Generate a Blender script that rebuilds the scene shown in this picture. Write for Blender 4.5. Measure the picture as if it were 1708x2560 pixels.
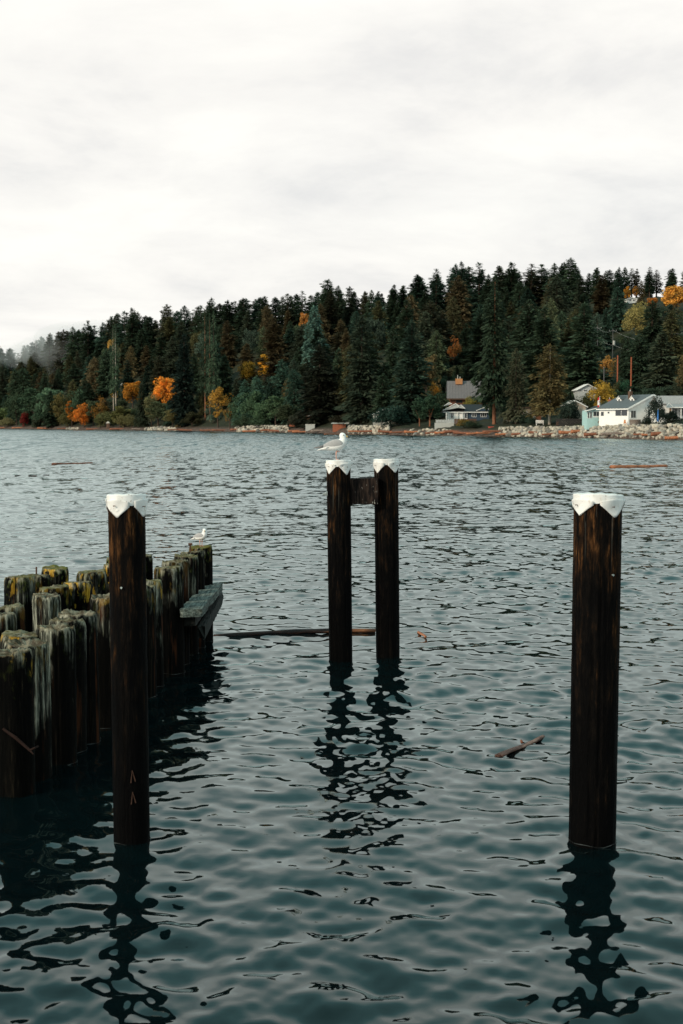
import bpy, math, random
import numpy as np
from mathutils import Vector, Matrix

for _o in list(bpy.data.objects):
    bpy.data.objects.remove(_o, do_unlink=True)
SC = bpy.context.scene
COL = SC.collection
R = math.radians

# ------------------------------------------------------------------ camera
FPX = 3556.0                      # focal length in photograph pixels (50 mm lens, 36 mm tall sensor)
CAM_H = 3.4                       # metres above the water
PITCH = math.atan((1280.0 - 1056.0) / FPX)
cam = bpy.data.cameras.new('camera')
cam.sensor_fit = 'VERTICAL'; cam.sensor_height = 36.0; cam.lens = 50.0
cam.clip_start = 0.1; cam.clip_end = 6000
cam.dof.use_dof = True; cam.dof.focus_distance = 20.5; cam.dof.aperture_fstop = 5.6
co = bpy.data.objects.new('camera', cam); COL.objects.link(co)
co.location = (0, 0, CAM_H); co.rotation_euler = (math.pi / 2 - PITCH, 0, 0)
SC.camera = co
SC.render.resolution_x = 683; SC.render.resolution_y = 1024

# ------------------------------------------------------------------ world: bright broken overcast
SUN_EL, SUN_AZ = R(27), R(-128)   # azimuth from +Y towards +X: sun low, behind and to the left of the camera
w = bpy.data.worlds.new('World'); SC.world = w; w.use_nodes = True
nt = w.node_tree; nt.nodes.clear()
def wn(t, **k):
    n = nt.nodes.new(t)
    for a, b in k.items(): setattr(n, a, b)
    return n
def wl(a, b): nt.links.new(a, b)
def wmath(op, a, b=None):
    n = wn('ShaderNodeMath', operation=op)
    for i, v in enumerate((a, b)):
        if v is None: continue
        if hasattr(v, 'is_linked'): wl(v, n.inputs[i])
        else: n.inputs[i].default_value = v
    return n.outputs[0]
tc = wn('ShaderNodeTexCoord'); sep = wn('ShaderNodeSeparateXYZ'); wl(tc.outputs['Generated'], sep.inputs[0])
zz = wmath('ADD', wmath('MAXIMUM', sep.outputs[2], 0.0), 0.22)
cmb = wn('ShaderNodeCombineXYZ')
wl(wmath('DIVIDE', sep.outputs[0], zz), cmb.inputs[0]); wl(wmath('DIVIDE', sep.outputs[1], zz), cmb.inputs[1])
mp = wn('ShaderNodeMapping'); wl(cmb.outputs[0], mp.inputs[0])
mp.inputs['Rotation'].default_value = (0, 0, R(-24)); mp.inputs['Scale'].default_value = (0.8, 0.9, 1); mp.inputs['Location'].default_value = (0.714, -0.711, 0)
n1 = wn('ShaderNodeTexNoise'); n1.inputs['Scale'].default_value = 2.5; n1.inputs['Detail'].default_value = 6; n1.inputs['Roughness'].default_value = 0.6; n1.inputs['Distortion'].default_value = 0.25
wl(mp.outputs[0], n1.inputs['Vector'])
rp = wn('ShaderNodeValToRGB'); wl(n1.outputs[0], rp.inputs[0])
els = rp.color_ramp.elements
els[0].position = 0.30; els[0].color = (8.2, 8.15, 8.05, 1)
els[1].position = 0.64; els[1].color = (10.7, 10.5, 9.95, 1)
e = rp.color_ramp.elements.new(0.46); e.color = (9.7, 9.52, 9.15, 1)
sky = wn('ShaderNodeTexSky', sky_type='NISHITA', sun_disc=False, sun_elevation=SUN_EL, sun_rotation=SUN_AZ)
n2 = wn('ShaderNodeTexNoise'); n2.inputs['Scale'].default_value = 0.55; n2.inputs['Detail'].default_value = 3
wl(mp.outputs[0], n2.inputs['Vector'])
thin = wn('ShaderNodeMapRange'); wl(n2.outputs[0], thin.inputs[0])
thin.inputs[1].default_value = 0.5; thin.inputs[2].default_value = 0.75; thin.inputs[3].default_value = 0.97; thin.inputs[4].default_value = 0.85
ov = wn('ShaderNodeValToRGB'); wl(sep.outputs[2], ov.inputs[0])          # the cloud deck is denser and bluer overhead, as the near water mirrors it
ov.color_ramp.elements[0].position = .285; ov.color_ramp.elements[0].color = (1, 1, 1, 1); ov.color_ramp.elements[1].position = .52; ov.color_ramp.elements[1].color = (.42, .75, .80, 1)
dk = wn('ShaderNodeMix', data_type='RGBA', blend_type='MULTIPLY'); dk.inputs[0].default_value = 1; wl(rp.outputs[0], dk.inputs[6]); wl(ov.outputs[0], dk.inputs[7])
mx = wn('ShaderNodeMix', data_type='RGBA'); wl(thin.outputs[0], mx.inputs[0]); wl(sky.outputs[0], mx.inputs[6]); wl(dk.outputs[2], mx.inputs[7])
bg = wn('ShaderNodeBackground'); bg.inputs[1].default_value = 0.1; wl(mx.outputs[2], bg.inputs[0])
wo = wn('ShaderNodeOutputWorld'); wl(bg.outputs[0], wo.inputs[0])

# ------------------------------------------------------------------ sun behind thin cloud
sl = bpy.data.lights.new('sun', 'SUN'); sl.energy = 3.2; sl.angle = R(10); sl.color = (1.0, 0.86, 0.68)
so = bpy.data.objects.new('sun', sl); COL.objects.link(so)
sdir = Vector((math.sin(SUN_AZ) * math.cos(SUN_EL), math.cos(SUN_AZ) * math.cos(SUN_EL), math.sin(SUN_EL)))
so.rotation_euler = (-sdir).to_track_quat('-Z', 'Y').to_euler(); so.location = sdir * 100

vs = SC.view_settings
vs.view_transform = 'Standard'; vs.look = 'None'; vs.exposure = 0.0; vs.gamma = 1.0; vs.use_curve_mapping = False
SC.render.engine = 'CYCLES'
SC.cycles.max_bounces = 6; SC.cycles.diffuse_bounces = 2; SC.cycles.glossy_bounces = 3; SC.cycles.transmission_bounces = 4
SC.cycles.volume_bounces = 2; SC.cycles.sample_clamp_indirect = 6
SC.cycles.use_denoising = True; SC.cycles.denoiser = 'OPENIMAGEDENOISE'; SC.cycles.denoising_input_passes = 'RGB_ALBEDO_NORMAL'

# ------------------------------------------------------------------ geometry helpers
_f = Vector((0, math.cos(PITCH), -math.sin(PITCH))); _u = Vector((0, math.sin(PITCH), math.cos(PITCH))); _r = Vector((1, 0, 0))
def ray(px, py): return _f + _r * ((px - 854.0) / FPX) + _u * ((1280.0 - py) / FPX)
def P(px, py, Y):                      # world point seen at (px, py) standing Y metres out
    d = ray(px, py); return Vector((0, 0, CAM_H)) + d * (Y / d.y)
def PZ(px, py, z=0.0):                 # world point seen at (px, py) at height z
    d = ray(px, py); return Vector((0, 0, CAM_H)) + d * ((z - CAM_H) / d.z)

class MB:
    def __init__(s): s.v = []; s.f = []
    def add(s, vs, fs):
        k = len(s.v); s.v += [tuple(q) for q in vs]; s.f += [tuple(i + k for i in q) for q in fs]; return s
    def box(s, x0, x1, y0, y1, z0, z1):
        return s.add([(x0,y0,z0),(x1,y0,z0),(x1,y1,z0),(x0,y1,z0),(x0,y0,z1),(x1,y0,z1),(x1,y1,z1),(x0,y1,z1)],
                     [(0,3,2,1),(4,5,6,7),(0,1,5,4),(1,2,6,5),(2,3,7,6),(3,0,4,7)])
    def prism(s, poly, y0, y1):        # polygon in xz, counter-clockwise seen from -y, extruded along y
        n = len(poly)
        return s.add([(x, y0, z) for x, z in poly] + [(x, y1, z) for x, z in poly],
                     [tuple(range(n)), tuple(range(2*n-1, n-1, -1))] + [(i, n+i, n+(i+1) % n, (i+1) % n) for i in range(n)])
    def tube(s, pts, rad, seg=8, cap=True):
        pts = [Vector(p) for p in pts]; vs = []; fs = []
        for i, p in enumerate(pts):
            t = (pts[min(i+1, len(pts)-1)] - pts[max(i-1, 0)]).normalized()
            a = t.orthogonal().normalized() if i == 0 else (a - t * a.dot(t)).normalized()
            b = t.cross(a)
            for k in range(seg):
                q = 2*math.pi*k/seg
                vs.append(p + (a*math.cos(q) + b*math.sin(q))*rad[i])
        for i in range(len(pts)-1):
            for k in range(seg):
                fs.append((i*seg+k, i*seg+(k+1) % seg, (i+1)*seg+(k+1) % seg, (i+1)*seg+k))
        if cap: fs += [tuple(range(seg-1, -1, -1)), tuple(range((len(pts)-1)*seg, len(pts)*seg))]
        return s.add(vs, fs)
    def mesh(s, name, smooth=False):
        me = bpy.data.meshes.new(name); me.from_pydata(s.v, [], s.f); me.validate(); me.update()
        if smooth: me.polygons.foreach_set('use_smooth', [True]*len(me.polygons))
        return me
    def build(s, name, mat, parent=None, smooth=False):
        return link(name, s.mesh(name, smooth), mat, parent)
def link(name, me, mat=None, parent=None, loc=None, rz=None):
    o = bpy.data.objects.new(name, me); COL.objects.link(o)
    if mat is not None and me is not None and not me.materials: me.materials.append(mat)
    if parent is not None: o.parent = parent
    if loc is not None: o.location = loc
    if rz is not None: o.rotation_euler = (0, 0, rz)
    return o
def tag(o, label=None, cat=None, group=None, kind=None):
    for k, v in (('label', label), ('category', cat), ('group', group), ('kind', kind)):
        if v: o[k] = v
    return o
def thing(name, label, cat, loc=(0,0,0), rz=0.0, group=None):
    o = bpy.data.objects.new(name, None); COL.objects.link(o); o.location = loc; o.rotation_euler = (0, 0, rz); o.empty_display_size = .2
    return tag(o, label, cat, group)
def np_mesh(name, V, F, smooth=False):
    V = np.asarray(V, np.float32); F = np.asarray(F, np.int32); k = F.shape[1]
    me = bpy.data.meshes.new(name)
    me.vertices.add(len(V)); me.vertices.foreach_set('co', V.ravel())
    me.loops.add(F.size); me.loops.foreach_set('vertex_index', F.ravel())
    me.polygons.add(len(F)); me.polygons.foreach_set('loop_start', np.arange(0, F.size, k, dtype=np.int32))
    me.polygons.foreach_set('loop_total', np.full(len(F), k, np.int32))
    if smooth: me.polygons.foreach_set('use_smooth', np.ones(len(F), bool))
    me.update(calc_edges=True)
    return me

# ------------------------------------------------------------------ material helpers
class NT:
    def __init__(s, name, spec=0.3):
        s.m = bpy.data.materials.new(name); s.m.use_nodes = True; s.t = s.m.node_tree
        s.b = s.t.nodes['Principled BSDF']; s.b.inputs['Specular IOR Level'].default_value = spec
    def n(s, t, **k):
        n = s.t.nodes.new(t)
        for a, b in k.items(): setattr(n, a, b)
        return n
    def put(s, sock, v):
        if hasattr(v, 'is_linked'): s.t.links.new(v, sock)
        elif isinstance(v, (tuple, list)) and len(v) == 3 and sock.type == 'RGBA': sock.default_value = (*v, 1)
        else: sock.default_value = v
    def math(s, op, a, b=0.0, clamp=False):
        n = s.n('ShaderNodeMath', operation=op, use_clamp=clamp); s.put(n.inputs[0], a); s.put(n.inputs[1], b); return n.outputs[0]
    def coord(s, which='Object', scale=(1,1,1), offset=None):
        v = s.n('ShaderNodeNewGeometry').outputs['Position'] if which == 'World' else s.n('ShaderNodeTexCoord').outputs[which]
        m = s.n('ShaderNodeMapping'); s.put(m.inputs[0], v); m.inputs['Scale'].default_value = scale
        if offset is not None: s.put(m.inputs['Location'], offset)
        return m.outputs[0]
    def noise(s, vec, scale, detail=4, rough=.55, dist=0.0):
        n = s.n('ShaderNodeTexNoise'); s.put(n.inputs['Vector'], vec)
        n.inputs['Scale'].default_value = scale; n.inputs['Detail'].default_value = detail; n.inputs['Roughness'].default_value = rough; n.inputs['Distortion'].default_value = dist
        return n.outputs[0]
    def ramp(s, fac, stops):
        n = s.n('ShaderNodeValToRGB'); s.put(n.inputs[0], fac); e = n.color_ramp.elements
        while len(e) < len(stops): e.new(.5)
        for i, (p, c) in enumerate(stops): e[i].position = p; e[i].color = (*c, 1) if isinstance(c, tuple) else (c, c, c, 1)
        return n.outputs[0]
    def rng(s, v, a, b, c=0.0, d=1.0, smooth=False):
        n = s.n('ShaderNodeMapRange'); s.put(n.inputs[0], v)
        if smooth: n.interpolation_type = 'SMOOTHSTEP'
        for i, q in enumerate((a, b, c, d)): n.inputs[i+1].default_value = q
        return n.outputs[0]
    def mix(s, fac, a, b, blend='MIX'):
        n = s.n('ShaderNodeMix', data_type='RGBA', blend_type=blend); s.put(n.inputs[0], fac); s.put(n.inputs[6], a); s.put(n.inputs[7], b); return n.outputs[2]
    def sep(s, v):
        n = s.n('ShaderNodeSeparateXYZ'); s.put(n.inputs[0], v); return n.outputs
    def info(s): return s.n('ShaderNodeObjectInfo')
    def bump(s, h, strength=.5, dist=.02):
        n = s.n('ShaderNodeBump'); s.put(n.inputs['Height'], h); n.inputs['Strength'].default_value = strength; n.inputs['Distance'].default_value = dist
        s.put(s.b.inputs['Normal'], n.outputs[0])
    def done(s, col, rough=.6, metal=0.0):
        s.put(s.b.inputs['Base Color'], col); s.put(s.b.inputs['Roughness'], rough); s.b.inputs['Metallic'].default_value = metal; return s.m

def simple(name, col, rough=.65, var=.25, scale=3.0, spec=.3, which='World'):
    t = NT(name, spec); c = t.coord(which); n = t.noise(c, scale, 5)
    k = t.rng(n, .25, .75, 1-var, 1+var)
    g = t.n('ShaderNodeVectorMath', operation='SCALE'); g.inputs[0].default_value = col; t.put(g.inputs['Scale'], k)
    return t.done(g.outputs[0], rough)

# ================================================================== LARGE STRUCTURE
# ------------------------------------------------------------------ shoreline and terrain
_sh = [(0,1072),(200,1074.5),(400,1076.5),(600,1080),(800,1083),(1000,1088),(1200,1090.5),(1400,1093.5),(1550,1097),(1708,1101)]
_shp = [PZ(x, y, 0) for x, y in _sh]
SU = np.array([-.95, -.55] + [p.x/p.y for p in _shp] + [.36, .55, .95]); SD = np.array([1250, 1000] + [p.y for p in _shp] + [215, 170, 130])
def ds(u): return np.interp(u, SU, SD)
def u_of(px): return (px - 854.0) / (FPX * math.cos(PITCH))
def tabl(xs, ys): return lambda px: np.interp(px, xs, ys)
HC = tabl([-600, 0, 200, 430, 820, 1060, 1300, 1500, 1708, 2300], [20, 24, 26, 36, 38, 38, 40, 47, 47, 45])     # crest height
WC = tabl([-600, 0, 430, 820, 1060, 1410, 1708, 2300], [120, 120, 135, 150, 165, 190, 225, 240])                 # crest distance inland
FLAT = tabl([0, 560, 760, 1060, 1200, 1708, 2300], [5, 5, 10, 22, 62, 66, 66])
TOE = tabl([0, 300, 900, 1200, 1260, 1708], [1.0, 1.1, 1.6, 1.9, 2.5, 2.7])
def elev(X, Y):
    X = np.asarray(X, float); Y = np.asarray(Y, float)
    u = X/np.maximum(Y, 1.0); px = 854.0 + u*FPX; wd = Y - ds(u)
    toe, fl, hc, wc = TOE(px), FLAT(px), HC(px), WC(px)
    z = np.where(wd < 0, np.maximum(wd*.12, -5), toe*np.clip(wd/6.5, 0, 1)**.8)
    z = z + np.clip(wd-7, 0, fl)*.085
    t = np.clip((wd-7-fl)/np.maximum(wc-7-fl, 1), 0, 1)
    z = z + (hc - toe - fl*.085)*(t*.55 + .45*t*t*(3-2*t)) + np.clip(wd-wc, 0, 400)*.03
    return z
def gz(p): return float(elev(p[0], p[1]))

def make_ground():
    us = np.concatenate([np.linspace(-.95, -.3, 40)[:-1], np.linspace(-.3, .3, 220), np.linspace(.3, .95, 40)[1:]])
    ws = np.concatenate([np.linspace(-60, -2, 8), np.linspace(-1, 14, 26), np.linspace(16, 90, 26), np.linspace(96, 330, 40), np.linspace(360, 2600, 16)])
    U, W = np.meshgrid(us, ws); Y = ds(U) + W; X = U*Y; Z = elev(X, Y)
    r = np.random.default_rng(5); Z = Z + np.where(W > 0, r.normal(0, .12, Z.shape)*np.clip(W/10, 0, 1), 0)
    n, m = U.shape; i = np.arange(n*m).reshape(n, m)
    F = np.stack([i[:-1,:-1], i[:-1,1:], i[1:,1:], i[1:,:-1]], -1).reshape(-1, 4)
    me = np_mesh('ground', np.stack([X, Y, Z], -1).reshape(-1, 3), F, True)
    t = NT('hillside_ground', .2); pos = t.coord('World'); z = t.sep(pos)[2]
    n1 = t.noise(pos, .35, 6); n2 = t.noise(pos, 2.5, 5)
    soil = t.ramp(n1, [(.3, (.012,.014,.009)), (.5, (.02,.024,.012)), (.7, (.034,.031,.018))])
    beach = t.ramp(n2, [(.3, (.03,.02,.016)), (.5, (.075,.05,.04)), (.72, (.16,.12,.10))])
    zz = t.math('ADD', z, t.math('MULTIPLY', n1, .8))
    col = t.mix(t.rng(zz, 1.5, 2.4), beach, soil)
    o = link('ground', me, t.done(col, .9)); tag(o, 'wooded hillside ground rising from a gravel shore', None, None, 'structure')
make_ground()

# ------------------------------------------------------------------ water: one rippled sheet
def make_water():
    r0 = 4.0; q = 1.0046
    rs = [r0]
    while rs[-1] < 330: rs.append(rs[-1]*q)
    while rs[-1] < 1700: rs.append(rs[-1]*1.012)
    rs = np.array(rs)
    fine = np.arange(-17.5, 17.5001, .052)
    side = np.concatenate([np.arange(17.7, 30, .25), np.arange(31, 180, 4.0)])
    th = np.radians(np.concatenate([-side[::-1], fine, side]))
    dth = np.gradient(th)
    Rr, T = np.meshgrid(rs, th, indexing='ij'); DT = np.broadcast_to(dth, T.shape)
    X = Rr*np.sin(T); Y = Rr*np.cos(T)
    sp_r = Rr*(q-1); sp_t = Rr*DT
    rng = np.random.default_rng(11); Z = np.zeros_like(X)
    gust = np.zeros_like(X)                                         # calmer and rougher patches
    for i in range(7):
        l = rng.uniform(9, 40); a = rng.uniform(0, 6.28); gust += np.sin((X*math.cos(a)*.6 + Y*math.sin(a))*6.283/l + rng.uniform(0, 6.28))
    gust = 1 + .13*gust
    bands = [(.11, .20, 24, .058), (.20, .36, 28, .096), (.36, .70, 24, .100), (.70, 1.5, 16, .060), (1.5, 4.5, 8, .020), (5, 11, 5, .008)]
    for lo, hi, n, slope in bands:
        for i in range(n):
            lam = math.exp(rng.uniform(math.log(lo), math.log(hi))); k = 2*math.pi/lam
            a = math.pi/2 + R(10) + rng.normal(0, .95 if lo < .7 else .6)
            kx, ky = k*math.cos(a), k*math.sin(a)
            amp = slope*math.sqrt(2.0/n)/k*rng.uniform(.7, 1.3)
            # leave out what the sheet is too coarse to carry there
            need = np.maximum(sp_r*np.abs(np.cos(T)*ky + np.sin(T)*kx), sp_t*np.abs(np.cos(T)*kx - np.sin(T)*ky))/(2*math.pi)
            fade = np.clip((.42 - need)/.2, 0, 1)
            ph = kx*X + ky*Y + rng.uniform(0, 6.28)
            Z += amp*fade*(np.sin(ph) + .12*np.cos(2*ph))*(gust if lo < 2 else 1)
    n, m = X.shape; idx = np.arange(n*m).reshape(n, m)
    F = np.stack([idx[:-1,:-1], idx[1:,:-1], idx[1:,1:], idx[:-1,1:]], -1).reshape(-1, 4)[:, ::-1]
    V = np.stack([X, Y, Z], -1).reshape(-1, 3)
    me = np_mesh('water', V, F, True)
    t = NT('sea_water', .5); pos = t.coord('World')
    b = t.b; b.inputs['IOR'].default_value = 1.42; b.inputs['Roughness'].default_value = .035
    b.inputs['Base Color'].default_value = (.0013, .0046, .0054, 1)
    # fine capillary ripples the sheet is too coarse for: slopes taken from noise, stronger farther out
    sx = t.sep(pos); dist = t.math('SQRT', t.math('ADD', t.math('MULTIPLY', sx[0], sx[0]), t.math('MULTIPLY', sx[1], sx[1])))
    def slope_noise(scale, vec):
        nn = t.n('ShaderNodeTexNoise'); t.put(nn.inputs['Vector'], vec); nn.inputs['Scale'].default_value = scale; nn.inputs['Detail'].default_value = 2; nn.inputs['Roughness'].default_value = .6
        v = t.n('ShaderNodeVectorMath', operation='SUBTRACT'); t.put(v.inputs[0], nn.outputs['Color']); v.inputs[1].default_value = (.5, .5, .5); return v.outputs[0]
    def scale(v, s):
        g = t.n('ShaderNodeVectorMath', operation='SCALE'); t.put(g.inputs[0], v); t.put(g.inputs['Scale'], s); return g.outputs[0]
    def plus(a, c):
        g = t.n('ShaderNodeVectorMath', operation='ADD'); t.put(g.inputs[0], a); t.put(g.inputs[1], c); return g.outputs[0]
    k1 = t.rng(dist, 8, 45, .06, .16); k2 = t.rng(dist, 30, 110, 0, .5); k3 = t.rng(dist, 90, 220, 0, .6)
    rgh = t.rng(dist, 18, 190, .03, .16)     # waves too small for the sheet out there
    sv = plus(plus(scale(slope_noise(5.5, t.coord('World', (.75,1.1,1))), k1), scale(slope_noise(1.0, t.coord('World', (1.5,.42,1))), k2)), scale(slope_noise(1.0, t.coord('World', (.75,.055,1))), k3))
    fl = t.n('ShaderNodeVectorMath', operation='MULTIPLY'); t.put(fl.inputs[0], sv); fl.inputs[1].default_value = (.7, 1, 0)
    sky_tilt = t.n('ShaderNodeCombineXYZ'); t.put(sky_tilt.inputs[1], t.rng(dist, 30, 220, 0, -.105))      # far normals tilted towards the camera so the water mirrors brighter sky
    nrm = plus(plus(t.n('ShaderNodeNewGeometry').outputs['Normal'], fl.outputs[0]), sky_tilt.outputs[0])
    nz = t.n('ShaderNodeVectorMath', operation='NORMALIZE'); t.put(nz.inputs[0], nrm)
    # green sea water: a dark teal body under a faintly green mirror
    fr = t.n('ShaderNodeFresnel'); fr.inputs['IOR'].default_value = 1.38; t.put(fr.inputs['Normal'], nz.outputs[0])
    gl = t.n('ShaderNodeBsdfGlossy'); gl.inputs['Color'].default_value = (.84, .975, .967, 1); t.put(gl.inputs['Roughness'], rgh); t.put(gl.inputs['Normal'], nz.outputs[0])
    df = t.n('ShaderNodeBsdfDiffuse'); df.inputs['Color'].default_value = b.inputs['Base Color'].default_value
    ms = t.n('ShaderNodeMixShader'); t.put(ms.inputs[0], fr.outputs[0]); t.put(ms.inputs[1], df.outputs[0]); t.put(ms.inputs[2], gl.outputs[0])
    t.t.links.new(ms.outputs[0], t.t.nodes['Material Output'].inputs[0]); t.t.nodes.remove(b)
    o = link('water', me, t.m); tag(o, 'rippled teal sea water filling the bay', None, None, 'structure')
make_water()

# ================================================================== PILES IN THE WATER
def creosote_mat():
    t = NT('dark_creosote_timber', .02); inf = t.info()
    off = t.n('ShaderNodeCombineXYZ'); t.put(off.inputs[2], t.math('MULTIPLY', inf.outputs['Random'], 37.0)); t.put(off.inputs[0], t.math('MULTIPLY', inf.outputs['Random'], 11.0))
    z = t.sep(t.n('ShaderNodeTexCoord').outputs['Object'])[2]
    st = t.noise(t.coord('Object', (1,1,.11), off.outputs[0]), 24, 5, .68); st2 = t.noise(t.coord('Object', (1,1,.16), off.outputs[0]), 60, 4, .65)
    pat = t.noise(t.coord('Object', (1,1,.35), off.outputs[0]), 7, 3)
    f = t.math('ADD', t.math('MULTIPLY', st, .55), t.math('ADD', t.math('MULTIPLY', st2, .25), t.math('MULTIPLY', pat, .35)))
    f = t.math('ADD', f, t.rng(z, -2.3, 0, -.09, .06))
    col = t.ramp(f, [(.52, (.002,.0019,.002)), (.60, (.005,.004,.0034)), (.665, (.022,.011,.0055)), (.74, (.105,.046,.017)), (.82, (.26,.145,.07))])
    drip = t.noise(t.coord('Object', (1,1,.018), off.outputs[0]), 34, 2)      # bird droppings run down from the caps
    dm = t.math('MULTIPLY', t.rng(drip, .655, .70), t.math('MULTIPLY', t.rng(z, -.75, -.12), t.math('MULTIPLY', inf.outputs['Color'], 1.0)))
    col = t.mix(dm, col, (.42,.40,.34))
    t.bump(f, .9, .03)
    return t.done(col, t.rng(f, .45, .7, .42, .8))
def weathered_mat():
    t = NT('weathered_pile_wood', .03); inf = t.info(); ic = t.n('ShaderNodeSeparateColor'); t.put(ic.inputs[0], inf.outputs['Color'])
    off = t.n('ShaderNodeCombineXYZ'); t.put(off.inputs[2], t.math('MULTIPLY', inf.outputs['Random'], 53.0)); t.put(off.inputs[1], t.math('MULTIPLY', inf.outputs['Random'], 19.0))
    P0 = t.n('ShaderNodeTexCoord').outputs['Object']; z = t.sep(P0)[2]; nz = t.sep(t.n('ShaderNodeNewGeometry').outputs['Normal'])[2]
    st = t.noise(t.coord('Object', (1,1,.035), off.outputs[0]), 24, 4, .55); fine = t.noise(t.coord('Object', (1,1,.09), off.outputs[0]), 75, 3, .6)
    pat = t.noise(t.coord('Object', (1,1,.45), off.outputs[0]), 5, 4); blot = t.noise(t.coord('Object', (1,1,.6), off.outputs[0]), 13, 5, .65)
    f = t.math('ADD', t.math('MULTIPLY', st, .6), t.math('MULTIPLY', fine, .4))
    wood = t.ramp(f, [(.42, (.004,.004,.0035)), (.485, (.03,.032,.026)), (.55, (.13,.135,.105)), (.66, (.43,.43,.35))])
    wet = t.ramp(f, [(.46, (.0012,.0013,.0012)), (.58, (.0032,.0029,.0024)), (.68, (.016,.0125,.008)), (.78, (.075,.062,.042))])
    # grey weathered heartwood on top, black tide-soaked wood below, ragged between
    lim = t.math('ADD', t.math('MULTIPLY', t.math('SUBTRACT', pat, .5), 2.3), t.math('ADD', z, t.math('MULTIPLY', ic.outputs[2], 1.5)))
    lim = t.math('ADD', lim, t.math('MULTIPLY', t.math('SUBTRACT', st, .5), .55))
    col = t.mix(t.rng(lim, .15, .75), wet, wood)
    rust = t.math('MULTIPLY', t.rng(t.noise(t.coord('Object', (1,1,.1), off.outputs[0]), 9, 3), .60, .68), .35)
    col = t.mix(rust, col, (.10,.035,.015))
    mossm = t.math('MULTIPLY', t.rng(t.math('ADD', blot, t.math('MULTIPLY', t.math('ADD', z, .18), .35)), .54, .64), ic.outputs[1])
    col = t.mix(mossm, col, t.ramp(fine, [(.3, (.02,.032,.008)), (.7, (.10,.115,.025))]))
    lich = t.math('MULTIPLY', t.rng(t.math('ADD', t.noise(t.coord('Object', (1,1,.35), off.outputs[0]), 9, 5, .6), t.math('MULTIPLY', t.math('ADD', z, .12), .28)), .54, .60), ic.outputs[0])
    col = t.mix(lich, col, t.ramp(fine, [(.3, (.19,.095,.008)), (.7, (.62,.38,.045))]))
    end = t.ramp(blot, [(.30, (.022,.016,.012)), (.44, (.075,.058,.042)), (.54, (.17,.15,.11)), (.70, (.30,.27,.20))])
    col = t.mix(t.math('MULTIPLY', t.rng(nz, .5, .8), t.rng(z, -.3, -.1)), col, t.mix(t.math('MULTIPLY', ic.outputs[1], t.rng(pat, .36, .5)), end, (.12,.115,.022)))
    rim = t.math('MULTIPLY', t.rng(t.math('ADD', z, t.math('MULTIPLY', t.math('SUBTRACT', st, .5), .35)), -.07, -.005), t.rng(blot, .46, .62, 0, .55))
    col = t.mix(t.math('MULTIPLY', rim, t.rng(nz, .75, .45)), col, (.40,.37,.28))
    t.bump(t.math('ADD', f, t.math('MULTIPLY', blot, .5)), .45, .02)
    return t.done(col, .75)
CREO, WEATH = creosote_mat(), weathered_mat()
IRON = simple('rusty_iron', (.08,.035,.02), .8, .4, 40)
STEEL = simple('dull_galvanised_steel', (.30,.34,.33), .55, .25, 60)
WHITE_SHEET = None
def sheet_mat():
    t = NT('white_vinyl_sheet', .3); c = t.coord('Object'); n = t.noise(c, 7, 3); n2 = t.noise(t.coord('Object', (1,1,.25)), 30, 4)
    col = t.ramp(n, [(.3, (.66,.65,.62)), (.5, (.77,.76,.74)), (.7, (.82,.81,.79))])
    col = t.mix(t.math('MULTIPLY', t.rng(n2, .60, .72), .45), col, (.40,.30,.20))
    col = t.mix(t.math('MULTIPLY', t.rng(t.noise(c, 38, 3), .64, .70), .7), col, (.22,.17,.12))
    return t.done(col, .55)
WHITE_SHEET = sheet_mat()

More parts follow.
